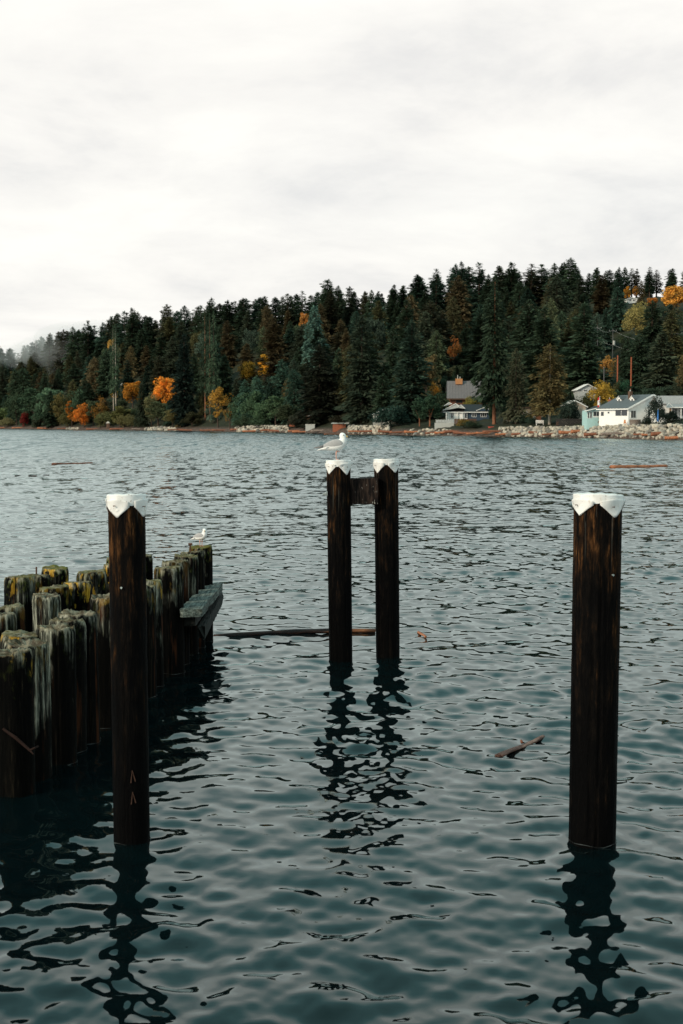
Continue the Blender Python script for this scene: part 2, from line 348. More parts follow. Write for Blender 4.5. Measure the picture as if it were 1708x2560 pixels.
def pile_mesh(name, R_, length, seed, rough=.02, cracks=7, crack_depth=.07, hollow=0.0, ragged=.012, taper=.0, slope=0.0, seg=84, rings=46):
    """A driven log: z = 0 at its top, the foot below the water; fluted, checked and with a sawn or rotted top."""
    r = np.random.default_rng(seed); th = np.linspace(0, 2*math.pi, seg, endpoint=False)
    zt = np.concatenate([np.linspace(0, 1, 10)[:-1]*.22, np.linspace(.22, length, rings-9)])
    low = sum(r.normal(0, 1)*np.cos(k*th + r.uniform(0, 6.28))/k for k in range(2, 9))*rough
    fl = sum(r.normal(0, 1)*np.cos(k*th + r.uniform(0, 6.28)) for k in range(9, 20))*rough*.03
    cr = [(r.uniform(0, 6.28), r.uniform(.02, .05), r.uniform(.4, 1.2)*crack_depth, r.uniform(0, length*.4), r.uniform(.3, 1.0)*length) for _ in range(cracks)]
    V = []; rim = r.normal(0, ragged*1.6, seg); rim = sum(np.roll(rim, k) for k in range(-3, 4))/7 + r.normal(0, ragged*.18, seg) + slope*np.cos(th - r.uniform(0, 6.28))
    for j, z in enumerate(zt):
        rad = 1 + low + fl*(1 + .3*math.sin(z*2.1 + seed))
        for a, wd, dp, z0, ln in cr:
            if z0 - .15 < z < z0 + ln + .1 or z0 < .25:
                d = (th - a - .05*math.sin(z*1.7 + a) + math.pi) % (2*math.pi) - math.pi
                rad = rad - dp*np.exp(-(d/wd)**2)*min(1, max(0, (z0 + ln - z)/.3))
        edge = -.07*math.exp(-(z/.035)**2) if hollow or ragged > .004 else 0
        rad = rad*(1 + edge + taper*z) + r.normal(0, .0025 + rough*.12, seg)
        zz = -z + rim*math.exp(-z/.12)
        V.append(np.stack([R_*rad*np.cos(th), R_*rad*np.sin(th), zz], 1))
    top = V[0].copy(); caps = []
    for q in (.84, .66, .45, .22):
        c = top.copy(); c[:, :2] *= q; dp = hollow*min(1, (1-q)/.3)
        nz_ = r.normal(0, .004 + hollow*.07, seg); c[:, 2] = c[:, 2]*(.4 + .6*q) - dp + (nz_ + np.roll(nz_, 1))/2
        caps.append(c)
    rings_all = caps[::-1] + V
    n = len(rings_all); vv = np.concatenate(rings_all); vv = np.concatenate([vv, [[0, 0, caps[-1][:, 2].mean()]]])
    i = np.arange(n*seg).reshape(n, seg); F = np.stack([i[:-1], i[1:], np.roll(i[1:], -1, 1), np.roll(i[:-1], -1, 1)], -1).reshape(-1, 4)
    F = F.tolist() + [(n*seg, k, (k+1) % seg) for k in range(seg)]
    me = bpy.data.meshes.new(name); me.from_pydata(vv.tolist(), [], F); me.update()
    me.polygons.foreach_set('use_smooth', [True]*len(me.polygons))
    return me

def cap_mesh(R_, half, corner_deg, seed, sag=0.0):
    """A square sheet folded down over the pile top: four hanging points, pleated between them."""
    r = np.random.default_rng(seed); seg = 192; th = np.linspace(0, 2*math.pi, seg, endpoint=False); Rc = R_ + .004
    a = (th - R(corner_deg) + math.pi/4) % (math.pi/2) - math.pi/4                 # angle from the nearest hanging point
    ci = np.floor(((th - R(corner_deg) + math.pi/4) % (2*math.pi))/(math.pi/2)).astype(int)
    dm = half - R_; dM = (half*1.414 - R_)*(1 + r.normal(0, .07, 4))[ci]
    drop = dm + (dM*.8 - dm)*np.clip(1 - np.abs(a)/R(37), 0, 1)
    lift = r.uniform(.7, 1.5, 4)[ci]
    flap = np.clip((R(35) - np.abs(a))/R(2.5), 0, 1)*0                               # outer leaf of the fold
    pocket = 0*lift
    V = []; tilt = sag*np.cos(th - R(corner_deg+20)); dent = sum(r.normal(0, 1)*np.cos(k*th + r.uniform(0, 6.28)) for k in range(2, 12))*.0011
    for q in (.3, .6, .85, .97): V.append(np.stack([Rc*q*np.cos(th), Rc*q*np.sin(th), .010 + tilt*q + (.003*np.cos(2*th+seed) + dent)*q], 1))
    for v in (0, .05, .10, .2, .32, .5, .75, 1.0):
        bulge = .010*flap*(1 - .5*v) + .016*pocket*math.exp(-((v-.22)/.14)**2) - .005*(1-flap)*v
        rad = Rc + (0 if v == 0 else .002) + bulge*min(1, v/.12) + np.abs(dent)*v*1.5
        V.append(np.stack([rad*np.cos(th), rad*np.sin(th), .009 + tilt + .003*np.cos(2*th+seed) + dent - drop*v], 1))
    n = len(V); vv = np.concatenate(V + [np.array([[0, 0, .012]])]); i = np.arange(n*seg).reshape(n, seg)
    F = np.stack([i[:-1], i[1:], np.roll(i[1:], -1, 1), np.roll(i[:-1], -1, 1)], -1).reshape(-1, 4).tolist() + [(n*seg, k, (k+1) % seg) for k in range(seg)]
    me = bpy.data.meshes.new('cap'); me.from_pydata(vv.tolist(), [], F); me.update()
    return me
def flap_mesh(R_, half, a0, seed):
    """One folded-over corner of the sheet: a stiff diamond standing a little off the pile, open along its upper edge."""
    r = np.random.default_rng(seed); n, m = 14, 9; V = []; Rc = R_ + .0075; dM = (half*1.414 - R_)*(1 + r.normal(0, .08)); dm = half - R_
    sk = r.uniform(-.25, .25); op = r.uniform(.7, 1.5)
    for j in range(m):
        v = j/(m-1)
        for i in range(n):
            q = i/(n-1)*2 - 1; lim = R(38)
            top = -.014 - .020*abs(q)**1.5 - .012*max(0, q*sk*4)
            bot = -(dm*.9 + (dM - dm*.9)*(1-abs(q)))
            z = top + (min(bot, top - .004) - top)*v
            th = R(a0) + q*lim; rad = Rc + op*.009*(1-v)**2*(1 - .5*q*q) + Rc*.2*(1/math.cos(q*lim) - 1) + .004*math.sin(q*5+seed+v*3) - .006*v
            V.append((rad*math.cos(th), rad*math.sin(th), z))
    F = [(j*n+i, (j+1)*n+i, (j+1)*n+i+1, j*n+i+1) for j in range(m-1) for i in range(n-1)]
    return MB().add(V, F).mesh('cap_flap', True)
def cap_on(post, R_, half, corner, seed, sag=0.0):
    c = link('cap', cap_mesh(R_, half, corner, seed, sag), WHITE_SHEET, post)
    m = c.modifiers.new('thickness', 'SOLIDIFY'); m.thickness = .004; m.offset = 1
    c['label'] = 'white folded sheet cap with pointed corners'
    for k in range(4):
        f_ = link('cap_flap', flap_mesh(R_, half, corner + 90*k, seed*5+k), WHITE_SHEET, post); m = f_.modifiers.new('thickness', 'SOLIDIFY'); m.thickness = .004; m.offset = 1
        nail(post, R_ + .016, corner + 90*k + (seed*7+k*13) % 17 - 8, -.07 - .01*k, .006)
    return c
def nail(parent, R_, deg, z, rad=.006, mat=None):
    mb = MB(); a = R(deg); d = Vector((math.cos(a), math.sin(a), 0))
    mb.tube([d*(R_-.01) + Vector((0,0,z)), d*(R_+.012) + Vector((0,0,z)), d*(R_+.018) + Vector((0,0,z))], [rad*.5, rad*.5, rad], 8)
    return mb.build('nail', mat or IRON, parent)
def facing(px, dx):                    # compass angle on a pile (0 = +x) of a point dx radii off its centre line, camera side
    return -90 + math.degrees(math.asin(max(-1, min(1, dx)))) + math.degrees(math.atan((px-854)/FPX))*-1

# -- the two single capped piles
def single_post(px, py_water, py_top, wpx, label, seed, half, corner, tapers, nails):
    b = PZ(px, py_water, 0); Y = b.y; s = Y/FPX; R_ = wpx*s/2
    t = P(px, py_top, Y)
    root = thing('mooring_pile', label, 'piling', (b.x, b.y, 0), 0, 'white capped mooring piles'); root.rotation_euler = (0, R(.35) if px > 800 else R(-.35), 0)
    po = link('post', pile_mesh('post', R_, t.z+1.6, seed, .018, 11, .085, 0, .002, tapers, 0), CREO, root); po.location = (0, 0, t.z); po.color = (.55, 0, 0, 1)
    cap_on(po, R_, half, corner, seed, .006)
    for a, z in nails: nail(po, R_, a, z, .009, STEEL)
    return root, po, R_, t.z
rp_, rpost, rR, rz_ = single_post(1481, 2103, 1239, 119, 'dark tarred pile with white cap, standing alone in open water', 3, .262, -90-58, -.004, [(-62, -.62)])
lp_, lpost, lR, lz_ = single_post(330, 2104, 1240, 93, 'dark tarred pile with white cap in front of the old pile wall', 8, .238, -90-22, -.004, [(-100, -.72)])
CHIP = simple('old_cut_wood', (.038,.016,.009), .85, .5, 60)
def chip_mark(parent, R_, px, dx, z):                     # pale chevron cut into the bark
    for s in (-1, 1):
        a = R(facing(px, dx)); d = Vector((math.cos(a), math.sin(a), 0)); tng = Vector((-d.y, d.x, 0))
        mb = MB(); p0 = d*(R_+.002) + Vector((0,0,z)); p1 = p0 + tng*(.024 if s > 0 else -.012) + Vector((0,0,-.09 if s > 0 else -.10)) + d*.003
        mb.tube([p0, p1], [.003, .006], 6); o = mb.build('chipped_mark', CHIP, parent)
chip_mark(lpost, lR*1.02, 330, .08, P(330, 1915, PZ(330,2104).y).z - lz_)
chip_mark(lpost, lR*1.02, 330, .08, P(330, 1968, PZ(330,2104).y).z - lz_)

# -- the bolted pair
bA = PZ(852, 1651, 0); bB = PZ(969.5, 1642, 0); yA, yB = bA.y, bB.y
pair = thing('paired_mooring_pile', 'pair of dark capped piles joined by a timber spacer block', 'piling', ((bA.x+bB.x)/2, (yA+yB)/2, 0))
def pair_post(b, px_top, py_top, wpx, seed, half, corner, sag):
    s = b.y/FPX; t = P(px_top, py_top, b.y); R_ = wpx*s/2
    po = link('post', pile_mesh('post', R_, t.z+1.6, seed, .018, 11, .085, 0, .002, -.006, 0), CREO, pair)
    po.location = (b.x - pair.location.x + (t.x-b.x)*.9, b.y - pair.location.y, t.z); po.color = (1, 0, 0, 1)
    lean = math.atan2(b.x - t.x, t.z); po.rotation_euler = (0, -lean, 0)
    cap_on(po, R_, half, corner, seed, sag)
    return po, R_, t
pA, RA, tA = pair_post(bA, 846, 1153, 60, 21, .252, -90-50, .003)
pB, RB, tB = pair_post(bB, 965, 1150, 61, 27, .256, -90-47, .008)
nail(pA, RA, -118, -.06, .008); nail(pB, RB, -60, -.05, .008)
a0, a1 = P(866, 1198, yA), P(946, 1262, yA)
mb = MB(); zt, zb = a0.z, P(866, 1263, yA).z
x0, x1 = a0.x - pair.location.x, a1.x - pair.location.x
V = []; rr = np.random.default_rng(4)
seg = 14
for yy in (-.11, .19):
    for zc in (zb, zt):
        V += [(x0+(x1-x0)*i/seg, yy + rr.normal(0,.003), zc + rr.normal(0,.004) + .015*i/seg) for i in range(seg+1)]
n = seg+1; F = []
for i in range(seg):
    F += [(i, i+1, n+i+1, n+i), (2*n+i+1, 2*n+i, 3*n+i, 3*n+i+1), (n+i, n+i+1, 3*n+i+1, 3*n+i), (i+1, i, 2*n+i, 2*n+i+1)]
F += [(0, n, 3*n, 2*n), (seg, 2*n+seg, 3*n+seg, n+seg)]
mb.add(V, F)
def block_mat():
    t = NT('dark_spacer_timber', .03); st = t.noise(t.coord('Object', (1,1,.12)), 28, 5, .6); s2 = t.noise(t.coord('Object', (1,1,.3)), 45, 4, .6)
    col = t.ramp(st, [(.42, (.008,.007,.007)), (.56, (.03,.02,.016)), (.70, (.09,.06,.045))]); col = t.mix(t.rng(s2, .64, .70), col, (.40,.38,.33))
    t.bump(st, .8, .02); return t.done(col, .7)
mb.build('spacer_block', block_mat(), pair)
bt = P(816, 1235, yA) - pair.location
mb = MB(); mb.tube([bt+Vector((-.05,-.03,0)), bt+Vector((.03,-.03,0))], [.014,.014], 10); mb.tube([bt+Vector((-.022,-.03,0)), bt+Vector((-.002,-.03,0))], [.026,.026], 6); mb.tube([bt+Vector((.004,-.03,0)), bt+Vector((.016,-.03,0))], [.045,.045], 14)
mb.build('through_bolt', STEEL, pair)

# -- the old wall of weathered piles
# px, py of the top, width in px, distance, lichen, moss, grey, hollow, label
WALL = [
 (30, 1628, 104, 12.75, .3, .1, .05, .02, 'black soaked pile at the near end of the wall, purplish flat top'),
 (66, 1604, 118, 13.35, .1, .1, .95, .05, 'pale grey-green split pile with ragged hollow top, near end of the wall'),
 (54, 1585, 104, 14.0, .5, .3, .3, .0, 'pile with broad yellowish sawn top behind the pale split pile'),
 (140, 1566, 98, 14.05, .0, .1, .42, .05, 'grey streaked pile with dark red hollow rotted top'),
 (168, 1549, 97, 14.6, .0, .15, .35, .03, 'grey pile with crumbling rim, behind the red hollow pile'),
 (193, 1531, 101, 15.0, .0, .1, .42, .05, 'grey pile with wide hollow dished top beside the tall capped pile'),
 (270, 1487, 90, 15.8, .2, .1, .38, .06, 'brown-sided hollow pile half hidden by the tall capped pile'),
 (318, 1470, 84, 16.8, .1, .2, .3, .02, 'weathered pile almost wholly hidden behind the tall capped pile'),
 (350, 1462, 80, 17.5, .1, .2, .3, .02, 'weathered pile peeping out low behind the tall capped pile'),
 (370, 1449, 72, 18.2, .45, .4, .62, .01, 'pale streaked pile with yellow lichen rim just past the tall capped pile'),
 (422, 1417, 74, 19.2, .12, .3, .38, .0, 'dark green streaked pile with flat sawn top, next to the plank'),
 (438, 1401, 70, 19.9, .05, .2, .4, .05, 'pile with rust-red rotted top in the far half of the wall'),
 (466, 1388, 62, 20.75, .0, .35, .45, .02, 'green-grey pile second before the gull pile'),
 (481, 1379, 62, 21.4, .0, .25, .18, .01, 'dark pile with a bent spike, touching the gull pile'),
 (502, 1366, 60, 22.0, .15, .75, .22, .0, 'mossy end pile of the wall with a gull standing on it'),
 (352, 1388, 60, 21.3, .0, .3, .15, .0, 'dark pile top showing just above, beyond the tall capped pile'),
 (296, 1393, 62, 20.9, .3, .8, .3, .0, 'green topped far pile peeping out beside the tall capped pile'),
 (292, 1411, 70, 20.1, .75, .3, .5, .02, 'orange lichened pile cut off by the tall capped pile'),
 (50, 1441, 78, 18.3, .35, .55, .45, .0, 'reddish sided pile with green flat top, back row'),
 (98, 1437, 60, 19.0, .1, .3, .1, .0, 'dark pile with an upright iron rod, back row'),
 (138, 1419, 68, 19.9, .95, .9, .3, .0, 'mossy golden lichen pile, tallest of the back row'),
 (136, 1467, 78, 17.5, .15, .45, .02, .0, 'black sided pile behind the pale grey one, back row'),
 (116, 1487, 72, 16.7, .05, .1, 1.0, .01, 'pale silver-grey short pile with splintered rim'),
 (194, 1455, 73, 17.9, .9, .35, .4, .0, 'pile with bright orange lichen stripe, middle of the cluster'),
 (229, 1429, 77, 19.0, .45, .4, .5, .01, 'knobbly grey pile with chipped shoulder, back row'),
 (2, 1534, 80, 15.1, .05, .1, .6, .01, 'grey topped pile cut by the picture edge, back row'),
 (24, 1516, 76, 15.8, .1, .25, .2, .01, 'dark speckled pile behind the grey topped edge pile'),
]
wall_pos = []
for i, (px, py, wpx, Y, li, mo, gr, ho, lab) in enumerate(WALL):
    t = P(px, py, Y); R_ = wpx*Y/FPX/2*.99
    o = link('weathered_pile', pile_mesh('weathered_pile', R_, t.z+1.2, 100+i*7, .022, 6, .12, ho, .010 if ho == 0 else .016, .012, .012), WEATH)
    o.location = t; o.color = (min(1, li*1.15), mo, gr*.72, 1); o.rotation_euler = (random.Random(i).uniform(-.012,.012), random.Random(i+50).uniform(-.012,.012), 0)
    tag(o, lab, 'piling', 'weathered piles of the old wall'); wall_pos.append((o, t, R_))
WATERLINE = simple('waterline_ring', (.045,.052,.052), .6, .7, 30)
def waterline_ring(parent, R_, z, seed):          # thin ring coloured as the meniscus's light line where water meets wood
    r = random.Random(seed); n = 48; p = [r.uniform(0, 6.28) for _ in range(3)]
    pts = [((R_+.003)*math.cos(2*math.pi*i/n), (R_+.003)*math.sin(2*math.pi*i/n), z + .006*math.sin(2*math.pi*i/n*2+p[0]) + .004*math.sin(2*math.pi*i/n*5+p[1])) for i in range(n+1)]
    MB().tube(pts, [.0016 + .0012*math.sin(i*.7+p[2]) for i in range(n+1)], 6, False).build('waterline_ring', WATERLINE, parent, True)
waterline_ring(rpost, rR*1.005, .012 - rz_, 1); waterline_ring(lpost, lR*1.005, .012 - lz_, 2)
for i, (o, t, R_) in enumerate(wall_pos[:15]): waterline_ring(o, R_*1.03, .012 - t.z, 10+i)
def rod(i, px, py0, py1, bend=0.0):
    o, t, R_ = wall_pos[i]; p = P(px, py0, t.y - R_*.2) - t; q = P(px, py1, t.y - R_*.2) - t
    mb = MB(); mb.tube([p - Vector((0,0,.12)), p, q, q + Vector((bend, 0, .004))], [.011]*4, 8)
    if bend: mb.tube([q - Vector((.03,0,-.004)), q + Vector((.03,0,.006))], [.016,.016], 8)
    mb.build('iron_rod', IRON, o)
rod(19, 91, 1434, 1418); rod(13, 476, 1378, 1361, .012)

# -- bolted fender planks on the far end of the wall
GREYWOOD = None
def plank_mat():
    t = NT('green_grey_plank', .25); st = t.noise(t.coord('Object', (1.2,.08,1.2)), 30, 5, .62); b = t.noise(t.coord('Object'), 14, 5, .6)
    col = t.ramp(t.math('ADD', t.math('MULTIPLY', st, .6), t.math('MULTIPLY', b, .4)), [(.36, (.012,.016,.014)), (.48, (.065,.08,.07)), (.58, (.15,.175,.155)), (.72, (.30,.32,.29))])
    t.bump(st, 1.0, .02); return t.done(col, .8)
PLANK = plank_mat()
def timber(name, A, B, wd, th, seed, parent, jag_near=.02, jag_far=.02, nseg=26, mat=None):
    """Worn beam from A to B (top centre line), with splintered ends."""
    r = np.random.default_rng(seed); A = Vector(A); B = Vector(B); d = (B-A); L = d.length; d.normalize(); sx = d.cross(Vector((0,0,1))).normalized(); up = sx.cross(d)
    nx = 8; V = []; F = []
    prof = [(x, 0) for x in np.linspace(-.5, .5, nx)] + [(.5, -.5), (.5, -1)] + [(x, -1) for x in np.linspace(.5, -.5, nx)[1:]] + [(-.5, -.5)]
    m = len(prof); o0 = r.normal(0, 1, m)*jag_near; o1 = r.normal(0, 1, m)*jag_far
    for j in range(nseg+1):
        f = j/nseg; bite = .18*math.exp(-((f-.33)/.06)**2)
        for k, (x, z) in enumerate(prof):
            along = f*L + o0[k]*(1-f)**8 + o1[k]*f**8
            xx = x*wd*(1 - (bite if x > .3 else 0)) + r.normal(0, .003); zz = z*th + r.normal(0, .0035)
            V.append(A + d*along + sx*xx + up*zz)
    for j in range(nseg):
        for k in range(m): F.append((j*m+k, j*m+(k+1) % m, (j+1)*m+(k+1) % m, (j+1)*m+k))
    F += [tuple(range(m-1, -1, -1)), tuple(range(nseg*m, nseg*m+m))]
    mb = MB(); mb.add(V, F); return mb.build(name, mat or PLANK, parent)
DARKPLANK = simple('black_soaked_timber', (.016,.018,.016), .8, .6, 14, .15)
A = P(478, 1522, 19.0); B = P(533, 1458, 22.15)
fend = thing('fender_timber', 'worn green-grey plank bolted along the far end of the pile wall', 'timber', (A.x, A.y, 0))
timber('plank', A - fend.location, B - fend.location, .30, .11, 5, fend, .03, .03)
timber('splintered_beam', P(497, 1566, 19.6) - fend.location + Vector((.04,0,0)), P(549, 1482, 22.3) - fend.location, .10, .17, 9, fend, .05, .13, mat=DARKPLANK)
timber('bearer', P(470, 1540, 19.2) - fend.location, P(525, 1476, 22.1) - fend.location, .20, .14, 13, fend, .02, .04, mat=DARKPLANK)
mb = MB(); q = P(8, 1822, 12.55); q2 = P(40, 1845, 12.5); q3 = P(75, 1876, 12.45)
mb.tube([q, q2, q3], [.012, .016, .012], 8); mb.tube([q3, q3 + Vector((.05, -.02, .03))], [.012, .006], 6); mb.tube([q3, q3 + Vector((.04, -.03, -.03))], [.010, .004], 6); mb.tube([q3, q3+Vector((.03,.2,-.01))], [.01,.01], 6)
tag(mb.build('snagged_branch', simple('dead_branch_bark', (.02,.012,.01), .9, .4, 9, .03)), 'thin dead branch snagged against the near black pile', 'branch')

# ================================================================== GULLS
def loft(rings, seg=20):
    """rings: (cx, cz, half_x, half_y, half_z, tilt) cross-sections; tilt 0 = section stands across the body axis x, 90 = lies flat."""
    V = []; F = []
    for cx, cz, hn, hy, tilt in rings:
        a = R(tilt); nx, nz = -math.sin(a), math.cos(a)            # in-plane axis of the section
        for k in range(seg):
            q = 2*math.pi*k/seg; V.append((cx + nx*hn*math.sin(q), hy*math.cos(q), cz + nz*hn*math.sin(q)))
    n = len(rings)
    for i in range(n-1):
        for k in range(seg): F.append((i*seg+k, i*seg+(k+1) % seg, (i+1)*seg+(k+1) % seg, (i+1)*seg+k))
    F += [tuple(range(seg-1, -1, -1)), tuple(range((n-1)*seg, n*seg))]
    mb = MB(); mb.add(V, F); return mb
FEATHER = simple('white_feathers', (.80,.79,.77), .8, .06, 40); MANTLE = simple('grey_wing_feathers', (.36,.355,.355), .8, .15, 60); TIPS = simple('dark_wing_tips', (.05,.05,.055), .8, .4, 60)
BILL = simple('yellow_bill', (.55,.38,.16), .5, .1, 60); BILLTIP = simple('dark_bill_tip', (.04,.03,.03), .5); LEG = simple('pink_legs', (.62,.34,.27), .6, .15, 80); EYE = simple('dark_eye', (.015,.012,.01), .25); HEADM = None
def make_gull(label, loc, s, rz, turn, two_legs, dark_tip):
    """s: metres per unit (one photograph pixel of the larger gull); the bird faces +x, feet at the origin."""
    g = thing('gull', label, 'gull', loc, rz); S = lambda m: [tuple(c*s for c in v) for v in m.v]
    def put(mb, name, mat, parent=g, smooth=True, sub=0):
        mb.v = S(mb); o = mb.build(name, mat, parent, smooth)
        if sub: md = o.modifiers.new('smooth', 'SUBSURF'); md.levels = sub; md.render_levels = sub
        return o
    body = [(-49, 23, .8, 4.5, 4), (-42, 25, 1.8, 5.5, 6), (-33, 27.5, 4, 6.5, 10), (-22, 30, 7.8, 9, 14), (-9, 33, 11.8, 11.8, 18), (5, 36.5, 14.2, 13, 26), (13, 41, 13.2, 12.3, 42), (17.5, 47, 10.4, 10.2, 62), (17.5, 52.5, 8.6, 8.3, 80)]
    hd = [(16.4, 56.5, 8.5, 7.9, 90), (16.2, 60, 8.7, 7.9, 90), (15.6, 63.6, 7.6, 6.8, 90), (15.0, 66.4, 5.0, 4.4, 90), (14.8, 67.6, 1.6, 1.4, 90)]
    put(loft(body + hd), 'body', FEATHER, sub=1)
    for sd in (-1, 1):
        wg = [(17, 43, 1.5, .8, 30), (12, 43.5, 7.5, 2.4, 20), (2, 42.5, 10.5, 3.0, 14), (-11, 39, 10, 3.0, 10), (-24, 35.5, 7, 2.6, 8), (-34, 32.5, 4, 2, 6)]
        m = loft(wg, 16)
        wid = lambda x: 10.8 if x > -2 else max(4.2, 10.8 + (x+2)*.21)
        m.v = [(x, y + sd*wid(x), z + abs(y)*0 - (.15*(y*sd))) for x, y, z in m.v]
        wo_ = put(m, 'wing', MANTLE, sub=1)
        m = loft([(-31, 33.3, 4.3, 1.7, 6), (-42, 30.8, 2.8, 1.3, 6), (-56, 29.5, .7, .6, 6)], 12); m.v = [(x, y + sd*(4.6 if x > -34 else 3.2), z) for x, y, z in m.v]
        put(m, 'wing_tip', TIPS if dark_tip else simple('slate_wing_tips', (.17,.165,.165), .8, .3, 60))
        m = loft([(-30, 30.2, .9, 1.2, 5), (-16, 33, 1.0, 1.2, 14), (2, 32, .8, 1, 20)], 8); m.v = [(x, y + sd*(9.5 if x > -20 else 12.2), z) for x, y, z in m.v]
        put(m, 'wing_edge', FEATHER)
    ct, stt = math.cos(R(turn)), math.sin(R(turn)); cx, cz = 15.8, 59.5
    tw = lambda p: (cx + (p[0]*ct - p[1]*stt), p[0]*stt + p[1]*ct, cz + p[2])
    def headpart(mb, name, mat): mb.v = [tw(v) for v in mb.v]; return put(mb, name, mat)
    m = loft([(6.8, -.8, 3.1, 2.3, 0), (10, -1.4, 2.5, 1.7, 0), (13.5, -2.0, 2.3, 1.4, 0)], 12); bl = headpart(m, 'bill', BILL)
    m = loft([(13.2, -1.95, 2.35, 1.42, 0), (15.2, -2.5, 2.1, 1.1, -6), (17, -3.7, .8, .5, -12)], 12); headpart(m, 'bill_tip', BILLTIP)
    for sd in (-1, 1):
        m = MB(); m.tube([(3.2, sd*6.6, 1.7), (3.5, sd*7.5, 1.75), (3.6, sd*7.9, 1.75)], [1.3, 1.25, .5], 10); headpart(m, 'eye', EYE)
    for k, sd in enumerate((-1, 1)):
        if sd == 1 and not two_legs:                    # the other leg is drawn up into the belly feathers
            m = MB(); m.tube([(1, 4, 23), (5, 4.5, 20.5), (9, 4.2, 21.5)], [2.0, 1.2, .9], 8); put(m, 'tucked_leg', LEG); continue
        y = sd*3.6 if two_legs else 0; x0 = 0 if two_legs is False else sd*2.6
        m = MB(); m.tube([(x0+1, y, 24), (x0-.6, y, 13), (x0, y, 1.2)], [2.2, 1.15, 1.1], 10); put(m, 'leg', LEG)
        m = MB(); m.add([(x0-1.5,y-.8,.2),(x0-1.5,y+.8,.2),(x0+6.5,y+3.6,.2),(x0+7.6,y,.2),(x0+6.5,y-3.6,.2),(x0-1,y-.6,1.5),(x0-1,y+.6,1.5),(x0+6.2,y+3.3,.8),(x0+7.2,y,.8),(x0+6.2,y-3.3,.8)],
              [(0,1,2,3,4),(5,9,8,7,6),(0,5,6,1),(1,6,7,2),(2,7,8,3),(3,8,9,4),(4,9,5,0)]); put(m, 'webbed_foot', LEG, smooth=False)
    return g
make_gull('white gull with grey back standing in profile on the paired pile', (P(841, 1148, yA).x, yA, tA.z + .021), yA/FPX, R(-3), -4, False, False)
_o, _t, _R = wall_pos[14]
make_gull('smaller white gull standing on the mossy end pile, head turned', (P(503, 1362, 22).x, _t.y - .02, _t.z + .006), 22/FPX*.66, R(-28), -48, True, True)

# ================================================================== FLOATING WOOD
def log_mat(name, c0, c1, c2):
    t = NT(name, .3); st = t.noise(t.coord('Object', (.10,1,1)), 16, 5, .62); b = t.noise(t.coord('Object'), 5, 4)
    col = t.ramp(t.math('ADD', t.math('MULTIPLY', st, .6), t.math('MULTIPLY', b, .4)), [(.38, c0), (.5, c1), (.66, c2)]); t.bump(st, .8, .03); return t.done(col, .7)
LOGS = [log_mat('red_brown_drift_log', (.06,.022,.012), (.19,.066,.034), (.34,.15,.085)), log_mat('orange_drift_log', (.12,.04,.018), (.33,.115,.05), (.48,.22,.12)),
        log_mat('grey_drift_log', (.05,.04,.035), (.16,.12,.10), (.32,.26,.22)), log_mat('dark_sodden_log', (.012,.008,.007), (.035,.018,.013), (.10,.045,.028))]
def log_mesh(L, r0, r1, seed, seg=12, n=14, bend=.02):
    r = np.random.default_rng(seed); mb = MB(); ph = r.uniform(0, 6.28)
    pts = [(L*(i/n-.5), bend*L*math.sin(i/n*3.1+ph)*.5, bend*L*.4*math.sin(i/n*4+ph)) for i in range(n+1)]
    mb.tube(pts, [(r0 + (r1-r0)*i/n)*r.uniform(.9, 1.1) for i in range(n+1)], seg)
    V = np.array(mb.v); V[:, 1:] += r.normal(0, r0*.05, (len(V), 2)); V[:seg, 0] += r.normal(0, r0*.4, seg); V[-seg:, 0] += r.normal(0, r0*.4, seg); mb.v = V.tolist()
    return mb.mesh('log', True)
def float_log(name, label, p0, p1, rad, mat, seed, rise=.3, cat='log', taper=.8, bend=.02):
    a, b = PZ(*p0), PZ(*p1); d = b-a
    o = link(name, log_mesh(d.length, rad, rad*taper, seed, bend=bend), mat); o.location = (a+b)/2 + Vector((0,0,rad*rise)); o.rotation_euler = (0, 0, math.atan2(d.y, d.x))
    return tag(o, label, cat)
def two_tone_log():
    t = NT('sodden_log_with_bare_end', .3); p = t.coord('Object'); x = t.sep(p)[0]; st = t.noise(t.coord('Object', (.10,1,1)), 30, 5, .62)
    dark = t.ramp(st, [(.4, (.010,.006,.005)), (.6, (.05,.02,.013)), (.7, (.13,.06,.04))]); bare = t.ramp(st, [(.4, (.05,.018,.008)), (.6, (.20,.075,.03)), (.7, (.30,.13,.06))])
    t.bump(st, .9, .03); return t.done(t.mix(t.rng(t.math('ADD', x, t.math('MULTIPLY', st, .5)), .75, .95), dark, bare), .6)
float_log('floating_log', 'long dark log afloat between the pile wall and the paired piles', (536, 1592), (938, 1579), .043, two_tone_log(), 31, .35)
mb = MB(); 
fl = float_log('floating_log', 'orange log drifting far out, beyond the lone capped pile', (1528, 1170), (1666, 1167), .155, LOGS[1], 33, .35, bend=.006)
float_log('floating_log', 'thin brown log drifting far out across the pale water', (132, 1161.5), (229, 1158.5), .085, LOGS[0], 35, .3, taper=1.3)
float_log('floating_log', 'slim orange log afloat near the shore behind the gull', (812, 1087.2), (900, 1086.2), .16, LOGS[1], 36, .3)
for i, (a, b, l) in enumerate([((38,1190.4),(51,1189.8),'dark wood fragment'),((72,1190.6),(92,1190.2),'largest dark wood fragment'),((108,1188.8),(122,1188.4),'dark wood fragment')]):
    float_log('drift_fragment', f'{l} afloat far out, {["first","second","third"][i]} of three in a line', a, b, .05, LOGS[3], 50+i, .2, 'driftwood')
a, b = PZ(1254, 1896), PZ(1350, 1838); d = b-a
dr = thing('driftwood', 'small broken branch with a short stub floating beside the lone capped pile', 'driftwood', (a+b)/2, math.atan2(d.y, d.x))
DRW = log_mat('wet_brown_driftwood', (.03,.014,.011), (.11,.05,.035), (.28,.17,.13))
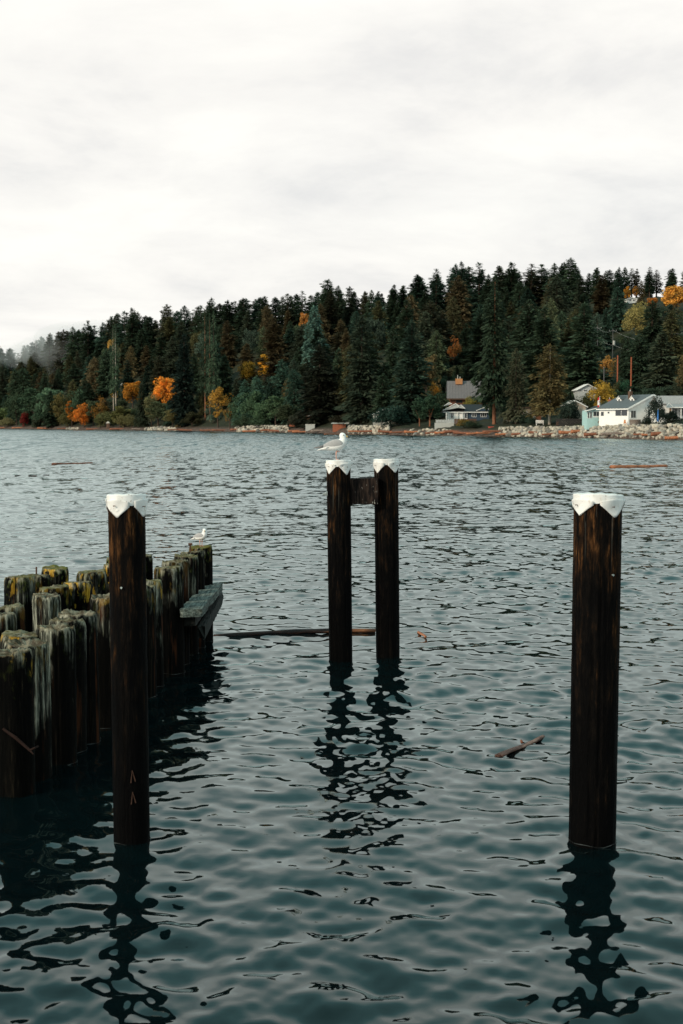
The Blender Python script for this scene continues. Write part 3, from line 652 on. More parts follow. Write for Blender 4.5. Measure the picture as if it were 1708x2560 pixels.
ob = link('stem', log_mesh(d.length, .036, .024, 71, bend=.05), DRW, dr); ob.location = (0,0,.004)
ob.scale = (1, 1.25, .55)
for xx, ln in ((.10, .10),):
    mb = MB(); mb.tube([(xx-.02, .02, .02), (xx, .035, .032), (xx+.03, .05, .036)], [.016, .014, .008], 8); mb.build('stub', LOGS[0], dr, True)
float_log('wood_chip', 'tiny orange wood chip floating beyond the paired piles', (1047, 1581), (1064, 1594), .022, LOGS[1], 77, .4, 'driftwood')

# ================================================================== TREES
def foliage_mat():
    t = NT('foliage', .06); inf = t.info(); pos = t.coord('World'); n = t.noise(pos, .5, 5, .65); n2 = t.noise(pos, .09, 2)
    k = t.math('MULTIPLY', t.rng(n, .3, .7, .75, 2.0), t.math('ADD', t.rng(inf.outputs['Random'], 0, 1, .62, 1.45), t.rng(n2, .35, .65, -.12, .12)))
    g = t.n('ShaderNodeVectorMath', operation='SCALE'); t.put(g.inputs[0], t.mix(t.math('MULTIPLY', t.rng(t.noise(pos, .33, 3), .46, .60), t.math('SUBTRACT', 1.0, inf.outputs['Alpha'])), inf.outputs['Color'], (.085,.085,.030))); t.put(g.inputs['Scale'], k)
    tr = t.n('ShaderNodeBsdfTranslucent'); t.put(tr.inputs[0], g.outputs[0]); ms = t.n('ShaderNodeMixShader'); ms.inputs[0].default_value = .28
    out = t.t.nodes['Material Output']; t.done(g.outputs[0], .7)
    t.put(ms.inputs[1], t.b.outputs[0]); t.put(ms.inputs[2], tr.outputs[0]); t.t.links.new(ms.outputs[0], out.inputs[0])
    return t.m
LEAF = foliage_mat(); BARK = simple('tree_bark', (.055,.036,.026), .9, .4, 2); REDBARK = simple('red_cedar_bark', (.20,.085,.045), .9, .35, 2); PALEBARK = simple('pale_alder_bark', (.38,.33,.27), .9, .3, 2)

def rhombs(C, A, B):                                   # leaf sprays: centre, half-length and half-width vectors
    V = np.stack([C-A, C+B, C+A, C-B], 1).reshape(-1, 3); return V, np.arange(len(V)).reshape(-1, 4)
def unit(v): return v/np.maximum(np.linalg.norm(v, axis=1, keepdims=True), 1e-6)
def conifer_mesh(seed, H=30.0, Rm=4.6, base=.1, nb=170, pw=.75, droop=.35, up=.3, leaf=.85, gappy=.0, per=30):
    r = np.random.default_rng(seed); Cs = []; As = []; Bs = []
    ts = np.sort(r.uniform(0, 1, nb)**.92)
    if gappy: ts = (np.round(ts*nb/8)/(nb/8) + r.normal(0, .016, nb)).clip(0, .995)      # branches gathered in whorls with sky between
    az0 = r.uniform(0, 6.28); lop = r.uniform(.7, 1.25, (8, 8))
    for j, t in enumerate(ts):
        az = az0 + j*2.39996 + r.normal(0, .3); L = (Rm*(1-t)**pw*r.uniform(.42, 1.18) + .22)*lop[int(az/6.2832*8) % 8, int(t*7.99)]
        if t < .08: L *= .6 + 5*t
        z0 = H*(base + (1-base)*t); m = max(5, int(per*(L/Rm)**.8))
        s = r.uniform(.08, 1, m)**.7; lat = r.normal(0, .25, m)*L*(1.05-.6*s)
        sl = up*(t-.35); d = np.array([math.cos(az), math.sin(az), 0]); q = np.array([-d[1], d[0], 0])
        C = d*(s*L)[:, None] + q*lat[:, None]; C[:, 2] = z0 + sl*s*L - droop*L*s**2*(1-.6*t) - np.abs(lat)*.25 + r.normal(0, .3, m)
        dirv = unit(d*1.0 + q*(lat/(L*.3))[:, None] + np.stack([np.zeros(m), np.zeros(m), sl - 2*droop*s*(1-.6*t)], 1)*.8 + r.normal(0, .22, (m, 3)))
        ln = leaf*r.uniform(.5, 1.1, m)*(.34 + .66*(1-t)**.7); side = unit(np.cross(dirv, np.array([0, 0, 1.0])) + r.normal(0, .55, (m, 3)))
        Cs.append(C); As.append(dirv*ln[:, None]); Bs.append(side*(ln*r.uniform(.28, .5, m))[:, None])
    n = 14; Cs.append(np.stack([r.normal(0, .12, n), r.normal(0, .12, n), H*(1 - r.uniform(0, .04, n))], 1)); As.append(np.stack([r.normal(0, .1, n), r.normal(0, .1, n), np.full(n, .55)], 1)); Bs.append(r.normal(0, .09, (n, 3)))
    V, F = rhombs(np.concatenate(Cs), np.concatenate(As), np.concatenate(Bs))
    cr = np_mesh('crown', V, F); cr.materials.append(LEAF)
    mb = MB(); mb.tube([(0,0,-1.5), (0,0,H*.3), (0,0,H*.7), (0,0,H*.99)], [H*.014, H*.011, H*.006, .03], 8, False); tk = mb.mesh('trunk', True)
    return cr, tk, H, Rm
def broadleaf_mesh(seed, H=10.0, W=7.0, base=.16, nc=30, per=120, leaf=.24, weep=0.0, open_=.0):
    r = np.random.default_rng(seed); c0 = np.array([0, 0, H*(base + (1-base)*.52)]); ext = np.array([W/2, W/2, H*(1-base)*.5])
    d = unit(r.normal(0, 1, (nc, 3))); rad = r.uniform(.25, .84, nc); cc = c0 + d*rad[:, None]*ext; cr_ = W*r.uniform(.11, .21, nc)
    cc[:, :2] *= (1 - .28*((cc[:, 2]-c0[2])/ext[2]).clip(-1, 1))[:, None]
    pts = []; 
    for c, q in zip(cc, cr_):
        k = int(per*r.uniform(.6, 1.3)); v = unit(r.normal(0, 1, (k, 3)))*(r.uniform(.35, 1, k)**.6*q)[:, None]; v[:, 2] = v[:, 2]*.85 - weep*np.abs(v[:, 2]); pts.append(c + v)
    C = np.concatenate(pts); n = len(C); C = C[r.uniform(0, 1, n) > open_]; n = len(C)
    A = unit(r.normal(0, 1, (n, 3)) + np.array([0, 0, -weep*1.5]))*leaf*r.uniform(.6, 1.3, n)[:, None]; B = unit(np.cross(A, r.normal(0, 1, (n, 3))))*leaf*r.uniform(.45, .8, n)[:, None]
    V, F = rhombs(C, A, B); cr = np_mesh('crown', V, F); cr.materials.append(LEAF)
    mb = MB(); top = c0 + np.array([0, 0, ext[2]*.3]); mb.tube([(0,0,-1), (0.1,0,H*base), tuple(c0), tuple(top)], [H*.022, H*.017, H*.011, .03], 8, False)
    for i in range(min(9, nc)):
        s0 = np.array([.05, 0, H*(base + .1 + .03*i)]); mb.tube([tuple(s0), tuple((s0+cc[i])/2 + np.array([0,0,.3])), tuple(cc[i])], [H*.009, H*.006, .02], 6, False)
    return cr, mb.mesh('trunk', True), H, W/2

FIRS = [conifer_mesh(s, 30, Rm, .04, 250, pw*.72, dr, up, 1.05, gp if s == 2 else 0, 42) for s, Rm, pw, dr, up, gp in
        [(1, 4.4, .8, .30, .35, 0), (2, 4.0, .7, .38, .3, 1), (3, 4.9, .9, .30, .5, 0), (4, 3.7, .75, .45, .2, 1), (5, 4.6, .62, .35, .4, 0), (6, 4.1, .85, .28, .6, 1), (7, 5.0, .7, .42, .25, 0), (8, 3.9, .66, .3, .5, 0)]]
CEDARS = [conifer_mesh(s, 24, Rm, .08, 250, pw*.8, .55, .15, .95, 0, 42) for s, Rm, pw in [(11, 4.6, .55), (12, 5.2, .5), (13, 4.2, .62)]]
SKYFIRS = [conifer_mesh(s, 30, Rm, .2, 130, .55, .24, .5, .9, 1, 34) for s, Rm in [(21, 3.4), (22, 3.9), (23, 3.1)]]
TALLFIR = conifer_mesh(39, 30, 4.4, .17, 230, .5, .5, .2, .95, 0, 40)
EGGCEDAR = conifer_mesh(91, 24, 4.6, .2, 260, .36, .5, .25, .75, 0, 44)
EGGCEDAR2 = conifer_mesh(92, 24, 4.4, .14, 200, .42, .45, .3, .75, 0, 36)
LONGTRUNK = [conifer_mesh(s, 30, 4.2, b, 110, .5, .5, .2, .85, 0, 30) for s, b in [(31, .33), (32, .28)]]
BROAD = [broadleaf_mesh(s, 10, W, .14, 34, 130, .22, wp, op) for s, W, wp, op in [(41, 7.5, 0, 0), (42, 6.5, .2, 0), (43, 8.5, 0, .1), (44, 5.6, .3, 0)]]
SPARSE = [broadleaf_mesh(s, 10, W, .16, 24, 80, .2, .1, .15) for s, W in [(51, 6.5), (52, 7.5)]]
BUSH = [broadleaf_mesh(s, 4, W, .02, 30, 110, .15) for s, W in [(61, 5.0), (62, 6.0), (63, 4.2)]]

DGREEN, TEAL, OLIVE, BROWNG = (.034,.052,.031), (.034,.060,.042), (.074,.070,.032), (.082,.062,.032)
LGREEN, ORANGE, RUSTC, YEL, RED = (.055,.085,.042), (.60,.22,.03), (.42,.11,.02), (.50,.27,.035), (.20,.018,.012)
ROOTS = []
def plant(name, cat, proto, loc, H, half_w, col, label, group=None, bark=BARK, rz=None, seed=0):
    cr, tk, h0, w0 = proto; rr = random.Random(seed*7919 + int(loc[0]*13) + int(loc[1]*7))
    root = thing(name, label, cat, loc, rr.uniform(0, 6.28) if rz is None else rz, group)
    s = (half_w/w0, half_w/w0, H/h0)
    c = bpy.data.objects.new('crown', cr); COL.objects.link(c); c.parent = root; c.scale = s; c.color = (*col, .5 if col[0] > .18 else 1)
    k = bpy.data.objects.new('trunk', tk); COL.objects.link(k); k.parent = root; k.scale = s
    if not tk.materials: tk.materials.append(bark)
    k.material_slots[0].link = 'OBJECT'; k.material_slots[0].material = bark
    return root
def tree_at(name, cat, proto, px, py_top, wpx, inland, col, label, group=None, bark=BARK, py_base=None, seed=0):
    """A tree whose top shows at (px, py_top), standing `inland` metres behind the shoreline."""
    u = u_of(px); Y = float(ds(u)) + inland; g = P(px, py_top, Y); zb = gz((g.x, Y)) - .15
    if py_base is not None: zb = P(px, py_base, Y).z
    return plant(name, cat, proto, (g.x, Y, zb), g.z - zb, wpx*Y/FPX/2, col, label, group, bark, None, seed)

ORD = 'first second third fourth fifth sixth seventh eighth ninth tenth eleventh twelfth thirteenth fourteenth fifteenth sixteenth seventeenth eighteenth nineteenth twentieth 21st 22nd 23rd 24th 25th 26th 27th 28th 29th 30th'.split()
SPOTS = []
def slope_tree(proto, px, py_top, py_bot, wpx, col, label, name='maple_tree'):
    """A tree whose whole crown shows between py_top and py_bot, set where the hillside carries a trunk of that height."""
    best = None
    for wi in range(6, 230, 2):
        u = u_of(px); Y = float(ds(u)) + wi; H = P(px, py_top, Y).z - gz((u*Y, Y)); want = (py_bot - py_top)*Y/FPX*1.25
        if best is None or abs(H-want) < best[0]: best = (abs(H-want), wi)
    SPOTS.append((px - wpx*.45, px + wpx*.45, py_bot, best[1], label))
    return tree_at(name, 'tree', proto, px, py_top, wpx, best[1], col, label)
# -- trees one can pick out
T = tree_at
slope_tree(BROAD[0], 412, 929, 1006, 66, ORANGE, 'brightest orange maple, low on the slope by the white rocks')
T('maple_tree', 'tree', BROAD[3], 180, 998, 38, 7, (.55,.18,.025), 'narrow orange maple leaning by the far shore')
T('maple_tree', 'tree', BROAD[2], 210, 1010, 66, 5, (.52,.15,.022), 'low spreading red-orange maple at the water edge')
slope_tree(BROAD[1], 332, 942, 1012, 60, (.50,.20,.028), 'tall orange-brown maple behind a dark narrow cedar')
slope_tree(BROAD[3], 288, 971, 996, 26, YEL, 'small yellow maple between pale trunks')
T('maple_tree', 'tree', SPARSE[0], 250, 985, 50, 10, (.22,.10,.022), 'rust-brown half bare maple above the red-orange one')
slope_tree(BROAD[1], 280, 831, 862, 32, (.34,.20,.05), 'yellow-brown maple high up below the misty skyline')
T('red_shrub', 'shrub', BUSH[0], 60, 1028, 24, 5, (.09,.012,.010), 'dark red shrub near the far end of the shore')
T('maple_tree', 'tree', SPARSE[1], 545, 955, 76, 8, (.34,.17,.03), 'sparse yellow leaved maple under the tall dark firs')
T('maple_tree', 'tree', SPARSE[0], 575, 1000, 50, 5, (.24,.13,.035), 'thin tawny maple close to the waterline')
slope_tree(BROAD[0], 621, 893, 948, 50, (.36,.21,.03), 'orange topped maple with green lower leaves')
slope_tree(BROAD[3], 661, 881, 944, 36, (.50,.27,.035), 'golden maple beside the orange topped one')
slope_tree(BROAD[1], 762, 770, 806, 34, (.34,.14,.035), 'red-orange maple high on the wooded slope')
T('maple_tree', 'tree', SPARSE[1], 1088, 944, 44, 40, (.36,.14,.022), 'orange maple beside the brown metal roof')
slope_tree(SPARSE[0], 1136, 836, 908, 48, (.34,.11,.03), 'rusty orange maple on the slope above the brown metal roof')
slope_tree(SPARSE[1], 1517, 878, 948, 60, (.26,.13,.035), 'brown-orange thin maple below the power line')
T('maple_tree', 'tree', BROAD[2], 1504, 953, 86, 32, (.34,.21,.035), 'round yellow and orange maple above the turquoise cabin')
slope_tree(BROAD[0], 1692, 702, 765, 84, (.60,.28,.05), 'bright orange tree high on the hill by the picture edge')
T('maple_tree', 'tree', BROAD[3], 1569, 714, 22, 196, (.50,.22,.03), 'small orange tree next to the white hilltop house')
T('maple_tree', 'tree', BROAD[3], 1590, 713, 22, 205, (.42,.17,.03), 'small rust tree behind the white hilltop house')
T('maple_tree', 'tree', BROAD[1], 1632, 738, 34, 182, (.42,.15,.03), 'rusty tree to the side of the white hilltop house')
slope_tree(BROAD[2], 1600, 757, 830, 92, (.17,.14,.05), 'broad yellow-green tree below the white hilltop house')
T('maple_tree', 'tree', BROAD[2], 1690, 962, 56, 66, (.26,.12,.025), 'orange-brown low tree behind the grey metal roof')
T('cedar_tree', 'tree', EGGCEDAR, 1376, 862, 112, 12, (.12,.092,.040), 'big rounded brownish cedar with pale trunk on the lawn', bark=PALEBARK, py_base=1067)
T('cedar_tree', 'tree', EGGCEDAR2, 1291, 872, 74, 14, (.085,.085,.05), 'thin grey-green cedar between the tall fir and the big cedar', py_base=1068)
T('fir_tree', 'tree', TALLFIR, 1238, 690, 104, 16, DGREEN, 'tall fir with bare red trunk beside the blue house', bark=REDBARK, py_base=1064)
T('spruce_tree', 'tree', CEDARS[2], 786, 766, 84, 66, (.055,.095,.075), 'pale blue-green spruce standing out on the dark slope')
T('pine_tree', 'tree', CEDARS[1], 1378, 748, 76, 82, (.070,.080,.042), 'grey-green domed pine above the big brownish cedar')
T('fir_tree', 'tree', FIRS[6], 1632, 752, 118, 92, DGREEN, 'wide dark fir above the white house with dormers')
T('cedar_tree', 'tree', CEDARS[2], 1462, 865, 62, 74, (.030,.042,.024), 'rounded dark cedar behind the grey gabled house')
for i, (x, y, w_, dd) in enumerate([(612, 950, 56, 16), (642, 940, 58, 20), (676, 955, 60, 16), (706, 900, 74, 26), (735, 925, 70, 20)]):
    T('cypress_tree', 'tree', CEDARS[i % 3], x, y, w_, dd, (.04,.075,.052), f'{ORD[i]} soft green cypress from the left below the golden maple')
T('cedar_tree', 'tree', CEDARS[0], 354, 952, 34, 8, (.028,.036,.022), 'dark narrow cedar in front of the orange-brown maple')
T('fir_tree', 'tree', FIRS[4], 905, 790, 112, 26, (.030,.040,.026), 'broad dark fir with sweeping branches behind the gull')
T('fir_tree', 'tree', FIRS[2], 1030, 800, 128, 30, (.028,.046,.032), 'broad fir with layered sweeping boughs left of the brown roof')
T('fir_tree', 'tree', FIRS[6], 800, 862, 124, 20, (.032,.036,.024), 'low spreading dark fir over the brown cottage')
T('fir_tree', 'tree', FIRS[0], 460, 836, 70, 10, (.018,.030,.024), 'tall dark fir standing right at the far shore')
for i, (x, y, w_, b) in enumerate([(512, 905, 22, REDBARK), (524, 915, 20, REDBARK), (534, 910, 22, BARK)]):
    T('pine_tree', 'tree', LONGTRUNK[1], x, y-130, 40, 24, DGREEN, f'{["first","second","third"][i]} of three bare reddish trunks among dark firs, counted left to right', bark=b)
for i, (x, y) in enumerate([(282, 905), (288, 902)]):
    T('alder_tree', 'tree', LONGTRUNK[1], x, y-90, 34, 34, DGREEN, ['slender pale trunk above the small yellow maple', 'second slender pale trunk above the small yellow maple'][i], bark=PALEBARK)
_grn = [(0,1010,70,LGREEN),(40,985,60,TEAL),(85,965,64,(.035,.07,.05)),(128,955,64,(.035,.068,.05)),(150,985,50,OLIVE),(168,1030,44,(.07,.075,.035)),(232,990,44,(.04,.06,.04)),(262,1030,56,(.05,.06,.03)),(300,1012,54,(.06,.068,.03)),
        (310,1035,44,(.075,.078,.04)),(378,985,44,(.075,.085,.05)),(396,1000,56,(.05,.07,.045)),(432,1015,44,(.07,.07,.035)),(600,990,60,(.022,.045,.032)),(640,965,74,(.03,.06,.04)),(665,1000,70,(.034,.066,.043)),(690,985,56,(.045,.085,.055)),(610,1040,44,(.035,.06,.042)),(655,1042,60,(.035,.065,.045)),
        (200,960,60,(.03,.058,.042)),(330,1040,40,(.06,.065,.035)),(18,1045,40,(.07,.075,.045)),(110,1010,60,(.024,.05,.036)),(480,1030,50,(.03,.035,.022)),(720,1000,60,(.03,.045,.03))]
for i, (x, y, w_, c) in enumerate(sorted(_grn)):
    T('shore_shrub_tree' if y < 1020 else 'shore_shrub', 'tree' if y < 1020 else 'shrub', BROAD[i % 4] if y < 1020 else BUSH[i % 3], x, y, w_*1.2, 4 + (1060-y)*.14, (c[0]*1.5, c[1]*1.25, c[2]*1.0),
      f'{ORD[i]} leafy green {"tree" if y < 1020 else "shrub"} along the far shore, from the left')
for i, (x, y, w_, dd, c, lab) in enumerate([(975,1012,104,9,(.028,.055,.042),'big rounded dark green bush before the pale cottage'),(1075,985,76,12,(.030,.055,.032),'leafy crown on several thin trunks beside the pale sea wall'),(1050,990,50,14,(.028,.05,.03),'second leafy crown on thin trunks beside the pale sea wall'),(1185,988,58,36,(.14,.12,.03),'yellow-green shrub in front of the brown log house'),
        (1230,1003,20,26,(.03,.06,.035),'small dark cypress between the blue house and the red trunk'),(1262,1020,18,24,(.03,.05,.03),'narrow dark cypress behind the red trunk'),(1310,1035,54,14,(.03,.045,.03),'dark shrub beside the lawn bench'),(1180,1052,60,8,(.035,.05,.03),'green shrubs below the blue house'),(1160,1048,40,8,(.16,.11,.03),'yellow-brown shrub below the blue house'),
        (1508,1038,28,8,(.10,.06,.03),'round brownish bush between turquoise cabin and white house'),(1642,994,54,9,(.022,.030,.024),'dark spreading tree in front of the white house'),(1680,1028,54,8,(.020,.030,.024),'dark bush in front of the porch at the picture edge'),(1421,998,62,10,(.016,.024,.018),'black-green tree before the tan house'),
        (1618,1040,30,7,(.022,.032,.024),'low dark bush at the foot of the white house'),(1455,948,90,64,(.022,.055,.034),'clipped green hedge mound above the grey gabled house'),(1555,948,60,66,(.022,.055,.032),'second clipped hedge mound above the white house'),(1470,985,60,44,(.05,.055,.025),'olive shrub beside the grey gabled house'),(850,1040,70,9,(.045,.04,.025),'brown-green shrubs by the brown cottage'),(740,1035,50,8,(.028,.03,.02),'dark shrub by the orange kiosk'),(1330,1042,40,12,(.025,.04,.028),'low garden shrub behind the white bench')]):
    pr = BUSH[i % 3] if lab.find('crown') < 0 else BROAD[3]
    T('garden_shrub', 'shrub', pr, x, y, w_, dd, c, lab, bark=REDBARK if 'crown' in lab else BARK)

for i, (x, y, w_, dd, c) in enumerate([(1100,975,70,40,DGREEN),(1260,985,50,34,(.03,.045,.03)),(1285,1000,46,30,(.028,.04,.026)),(1345,985,60,36,(.03,.045,.03)),(1395,965,60,44,(.035,.045,.028)),(1425,985,44,34,(.03,.04,.026)),(1535,970,60,46,(.028,.05,.03)),(1580,962,60,50,(.03,.05,.032)),(1625,960,70,52,(.026,.042,.028)),(1665,955,60,56,(.03,.045,.03)),(1705,950,60,60,(.035,.045,.028)),(1210,975,50,62,(.028,.04,.028)),(1150,925,70,64,DGREEN),(1100,930,60,60,DGREEN),(1375,930,70,60,DGREEN),(1515,1000,44,24,(.04,.05,.03)),(1440,1000,30,44,(.03,.045,.03))]):
    T('understory_tree', 'tree', (BUSH[i % 3] if y > 965 else BROAD[i % 4]), x, y, w_, dd, c, f'dark leafy understory tree behind the houses, {ORD[sorted([1100,1260,1285,1345,1395,1425,1535,1580,1625,1665,1705,1210,1150,1100.5,1375,1515,1440]).index(x if i != 13 else 1100.5)]} from the left')
# -- the hillside wood, tree by tree
SKY = tabl([-60,0,60,110,180,260,300,345,390,430,475,520,560,600,640,700,725,760,790,820,865,905,950,1000,1035,1062,1095,1130,1172,1200,1228,1262,1300,1350,1385,1412,1450,1528,1600,1640,1690,1708,1780],
           [862,858,864,832,814,802,772,768,790,758,770,748,750,738,738,728,730,714,726,702,722,712,718,704,690,670,676,656,650,664,682,648,672,655,650,640,668,656,664,664,668,652,660])
rng = np.random.default_rng(77); cand = []
def try_tree(px, wi, crest, lim, Hr):
    u = u_of(px); Y = float(ds(u)) + wi; z = gz((u*Y, Y)); H = rng.uniform(*Hr)
    if 1540 < px < 1655 and wi < 186: lim = max(lim, 768 + rng.uniform(0, 30))
    for a, b, bot, w_, _l in SPOTS:
        if a - 22 < px < b + 22 and wi < w_ + 3: lim = max(lim, bot - 6 + rng.uniform(0, 20))
    zmax = P(px, lim, Y).z
    if crest or z + H > zmax: H = zmax - z
    if H > 7: cand.append((px, Y, wi, z, H, crest))
    return Y
for row, wd in enumerate([9, 20, 32, 46, 62, 80, 98, 116, 134, 152, 170, 190]):
    px = -45.0 + rng.uniform(0, 40)
    while px < 1755:
        wi = wd + rng.normal(0, 3.5); Y = float(ds(u_of(px))) + wi; ok = wi < float(WC(px)) - 8
        if wi < 58 and px > 1085: ok = False
        if wi < 24 and 560 < px: ok = False
        if wi < 14 and px < 560 and rng.uniform() < .6: ok = False
        if ok: try_tree(px, wi, False, float(SKY(px)) + rng.uniform(14, 46), (15, 30) if px > 1085 and wi < 98 else ((10, 17) if px > 1440 and 125 < wi else ((13, 24) if wi > 30 else (11, 19))))
        px += (9.6 + rng.normal(0, 1.7))*FPX/Y
for off, step, lo, hi in ((0, 8.0, -6, 10), (8, 5.6, 5, 16), (15, 5.0, 7, 20)):       # the crest, two deep
    px = -40.0
    while px < 1750:
        wi = float(WC(px)) + off + rng.normal(0, 2.5); Y = try_tree(px, wi, True, float(SKY(px)) + rng.uniform(lo, hi), (10, 20)); px += max(3.0, step + rng.normal(0, 1.4))*FPX/Y
cells = {}
for c in cand: cells.setdefault((int(np.digitize(c[0], [150, 300, 450, 600, 760, 900, 1050, 1200, 1330, 1480, 1600])), 2 if c[5] else (1 if c[2] > 60 else 0)), []).append(c)
WHERE = ['at the hazy far end', 'around the mist patch', 'above the brightest orange maple', 'above the three bare trunks', 'above the golden maple', 'behind the pale blue-green spruce', 'behind the broad dark firs', 'above the brown metal roof', 'above the red-trunked fir', 'above the big brownish cedar', 'by the power line', 'around the white hilltop house']
BANDS = ['low', 'midway up', 'on the skyline']
ntree = 0
for (a, b), lst in sorted(cells.items()):
    for i, (px, Y, wi, z, H, crest) in enumerate(sorted(lst)):
        rr = random.Random(int(px*10) + int(Y)); q = rr.random()
        if crest: proto, kind = (SKYFIRS[rr.randrange(3)] if q < .25 else FIRS[rr.randrange(8)]), 'fir'
        elif q < .22: proto, kind = CEDARS[rr.randrange(3)], 'cedar'
        elif q < .44: proto, kind = (EGGCEDAR2 if q < .36 else BROAD[rr.randrange(4)]), 'hillside'
        else: proto, kind = FIRS[rr.randrange(8)], 'fir'
        cc = rr.choice([DGREEN, DGREEN, TEAL, (.044,.054,.034), (.05,.05,.03), OLIVE if not crest else TEAL, BROWNG if not crest else DGREEN])
        if kind == 'hillside': cc = rr.choice([OLIVE, (.085,.08,.04), (.06,.075,.04), (.10,.075,.035), (.05,.07,.05)]); H *= .85
        hw = H*rr.uniform(.21, .30)*(1.12 if kind == 'cedar' else 1)
        if crest: hw = min(H*rr.uniform(.21, .30), 6.6)
        plant(f'{kind}_tree', 'tree', proto, (u_of(px)*Y, Y, z-.2), H, max(hw, 2.0), cc,
              f'{ORD[min(i, 29)]} tree from the left {BANDS[b]} {WHERE[a]}', 'trees of the hillside wood', seed=ntree)
        ntree += 1
for i, (a, b, bot, wi, lb) in enumerate(sorted(SPOTS)):
    for k in range(3):
        x = a + (b-a)*(k*.45 + .05); T('thicket_shrub', 'shrub', BUSH[(i+k) % 3], x, bot + 2 + 5*(k % 2), 46, max(5, wi-7-4*k), [(.04,.055,.03), (.035,.055,.038), (.055,.055,.03)][(i+k) % 3],
          f'{ORD[k]} shrub below the {lb}', 'shrubs under the bright hillside trees')
print('forest trees', ntree)

# ================================================================== SHORE: ROCKS, LOGS, HOUSES
def rock_mesh(seed):
    import bmesh
    r = random.Random(seed); bm = bmesh.new(); bmesh.ops.create_icosphere(bm, subdivisions=2, radius=.5)
    pl = [(Vector((r.gauss(0,1), r.gauss(0,1), r.gauss(0,1))).normalized(), r.uniform(.30, .44)) for _ in range(9)]
    for v in bm.verts:
        for n, d in pl:
            q = v.co.dot(n)
            if q > d: v.co -= n*(q-d)
        v.co += Vector((r.gauss(0,1), r.gauss(0,1), r.gauss(0,1)))*.012
    me = bpy.data.meshes.new('rock'); bm.to_mesh(me); bm.free(); return me
def rock_mat():
    t = NT('pale_quarry_rock', .2); inf = t.info(); n = t.noise(t.coord('World'), 1.6, 6, .65)
    tint = t.ramp(inf.outputs['Random'], [(0, (.14,.13,.115)), (.3, (.38,.335,.27)), (.7, (.52,.46,.375)), (1, (.22,.21,.195))])
    g = t.n('ShaderNodeVectorMath', operation='SCALE'); t.put(g.inputs[0], tint); t.put(g.inputs['Scale'], t.rng(n, .3, .7, .55, 1.2)); t.bump(n, .6, .15)
    return t.done(g.outputs[0], .85)
ROCK = rock_mat(); RMESH = [rock_mesh(i) for i in range(10)]
for m in RMESH: m.materials.append(ROCK)
def revetment(label, px0, px1, n, py_top, size, seed, w0=.4, w1=6.0):
    """Loose armour stone heaped on the bank; each rock is a piece of its own."""
    r = random.Random(seed); pm = (px0+px1)/2; Ym = float(ds(u_of(pm)))
    root = thing('rock_revetment', label, 'rock wall', (u_of(pm)*Ym, Ym, 0), 0, 'rock walls along the far shore')
    pts = []
    for i in range(n*4):
        if len(pts) >= n: break
        px = r.uniform(px0, px1); wd = w0 + (w1-w0)*r.random(); u = u_of(px); Y = float(ds(u)) + wd
        if all(((px-a)/FPX*Y)**2 + ((wd-b)*.62)**2 > (.48*size*r.uniform(.7, 1.1))**2 for a, b in pts): pts.append((px, wd))
    for px, wd in pts:
        u = u_of(px); Y = float(ds(u)) + wd; f = min(1, (wd-w0)/(w1-w0)*1.3); zt = P(px, py_top(px), Y).z
        z = .15 + (max(zt - size*.25, .5) - .15)*f**.85 + r.uniform(-.1, .14)
        o = bpy.data.objects.new('rock', RMESH[r.randrange(10)]); COL.objects.link(o); o.parent = root
        s = size*r.uniform(.8, 1.75)*(1.05 if f < .6 else .9); o.scale = (s*r.uniform(.9, 1.4), s*r.uniform(.8, 1.3), s*r.uniform(.7, 1.05))
        o.location = (u*Y - root.location.x, Y - root.location.y, z); o.rotation_euler = (r.uniform(-.5,.5), r.uniform(-.5,.5), r.uniform(0, 6.28))
revetment('wall of pale boulders below the lawn with the two cedars', 1248, 1466, 230, tabl([1248,1400,1550,1620,1716], [1069,1067,1065,1063,1062]), .78, 1)
revetment('wall of pale boulders below the white and turquoise houses', 1468, 1718, 260, tabl([1248,1400,1550,1620,1716], [1069,1067,1065,1063,1062]), .78, 11)
revetment('short wall of pale boulders below the pale cottage bush', 872, 972, 90, tabl([872,972], [1065,1064]), .85, 2, .6, 5)
revetment('wall of pale boulders below the brown cottage lawn', 592, 722, 110, tabl([592,660,722], [1067,1064,1065]), .9, 3, .6, 5)
revetment('small heap of white boulders below the brightest orange maple', 366, 442, 56, tabl([366,405,442], [1071,1066,1070]), 1.0, 4, .6, 4)
revetment('scatter of boulders on the beach below the pale sea wall', 1012, 1130, 44, tabl([1012,1130], [1074,1073]), .8, 5, .6, 6)
revetment('scatter of small boulders at the far shore under red-orange maple', 166, 200, 18, tabl([166,200], [1070,1069]), 1.0, 6, .6, 4)

# -- stranded logs, each one its own
_rl = random.Random(42); LOGV = [log_mesh(10, .26, .2, 200+i, 10, 8, .02) for i in range(6)]
_spots = [(10,1071,60),(52,1073,40),(120,1073,50),(165,1073.5,40),(235,1074,36),(300,1074.5,50),(345,1075,30),(455,1075.5,70),(478,1077,60),(525,1077,50),(560,1077.5,60),(600,1078.5,50),(640,1079,70),(672,1077,44),(700,1080,60),(742,1079,44),(760,1081,60),(800,1082,50),(900,1083,60),(935,1084,90),(975,1086,60),(1000,1087,54),(1040,1087,60),(1085,1088,44),(1117,1084,64),(1130,1077,44),(1160,1087,54),(1190,1081,50),(1217,1084,56),(1240,1088.5,70),(1262,1078,50),(1300,1089,46),(1340,1088,40),(1378,1090,50),(1425,1090.5,60),(1450,1089,50),(1490,1093,64),(1530,1093.5,60),(1556,1094.5,40),(1600,1093,36),(1622,1091,40),(1650,1098,50),(1690,1099,60)]
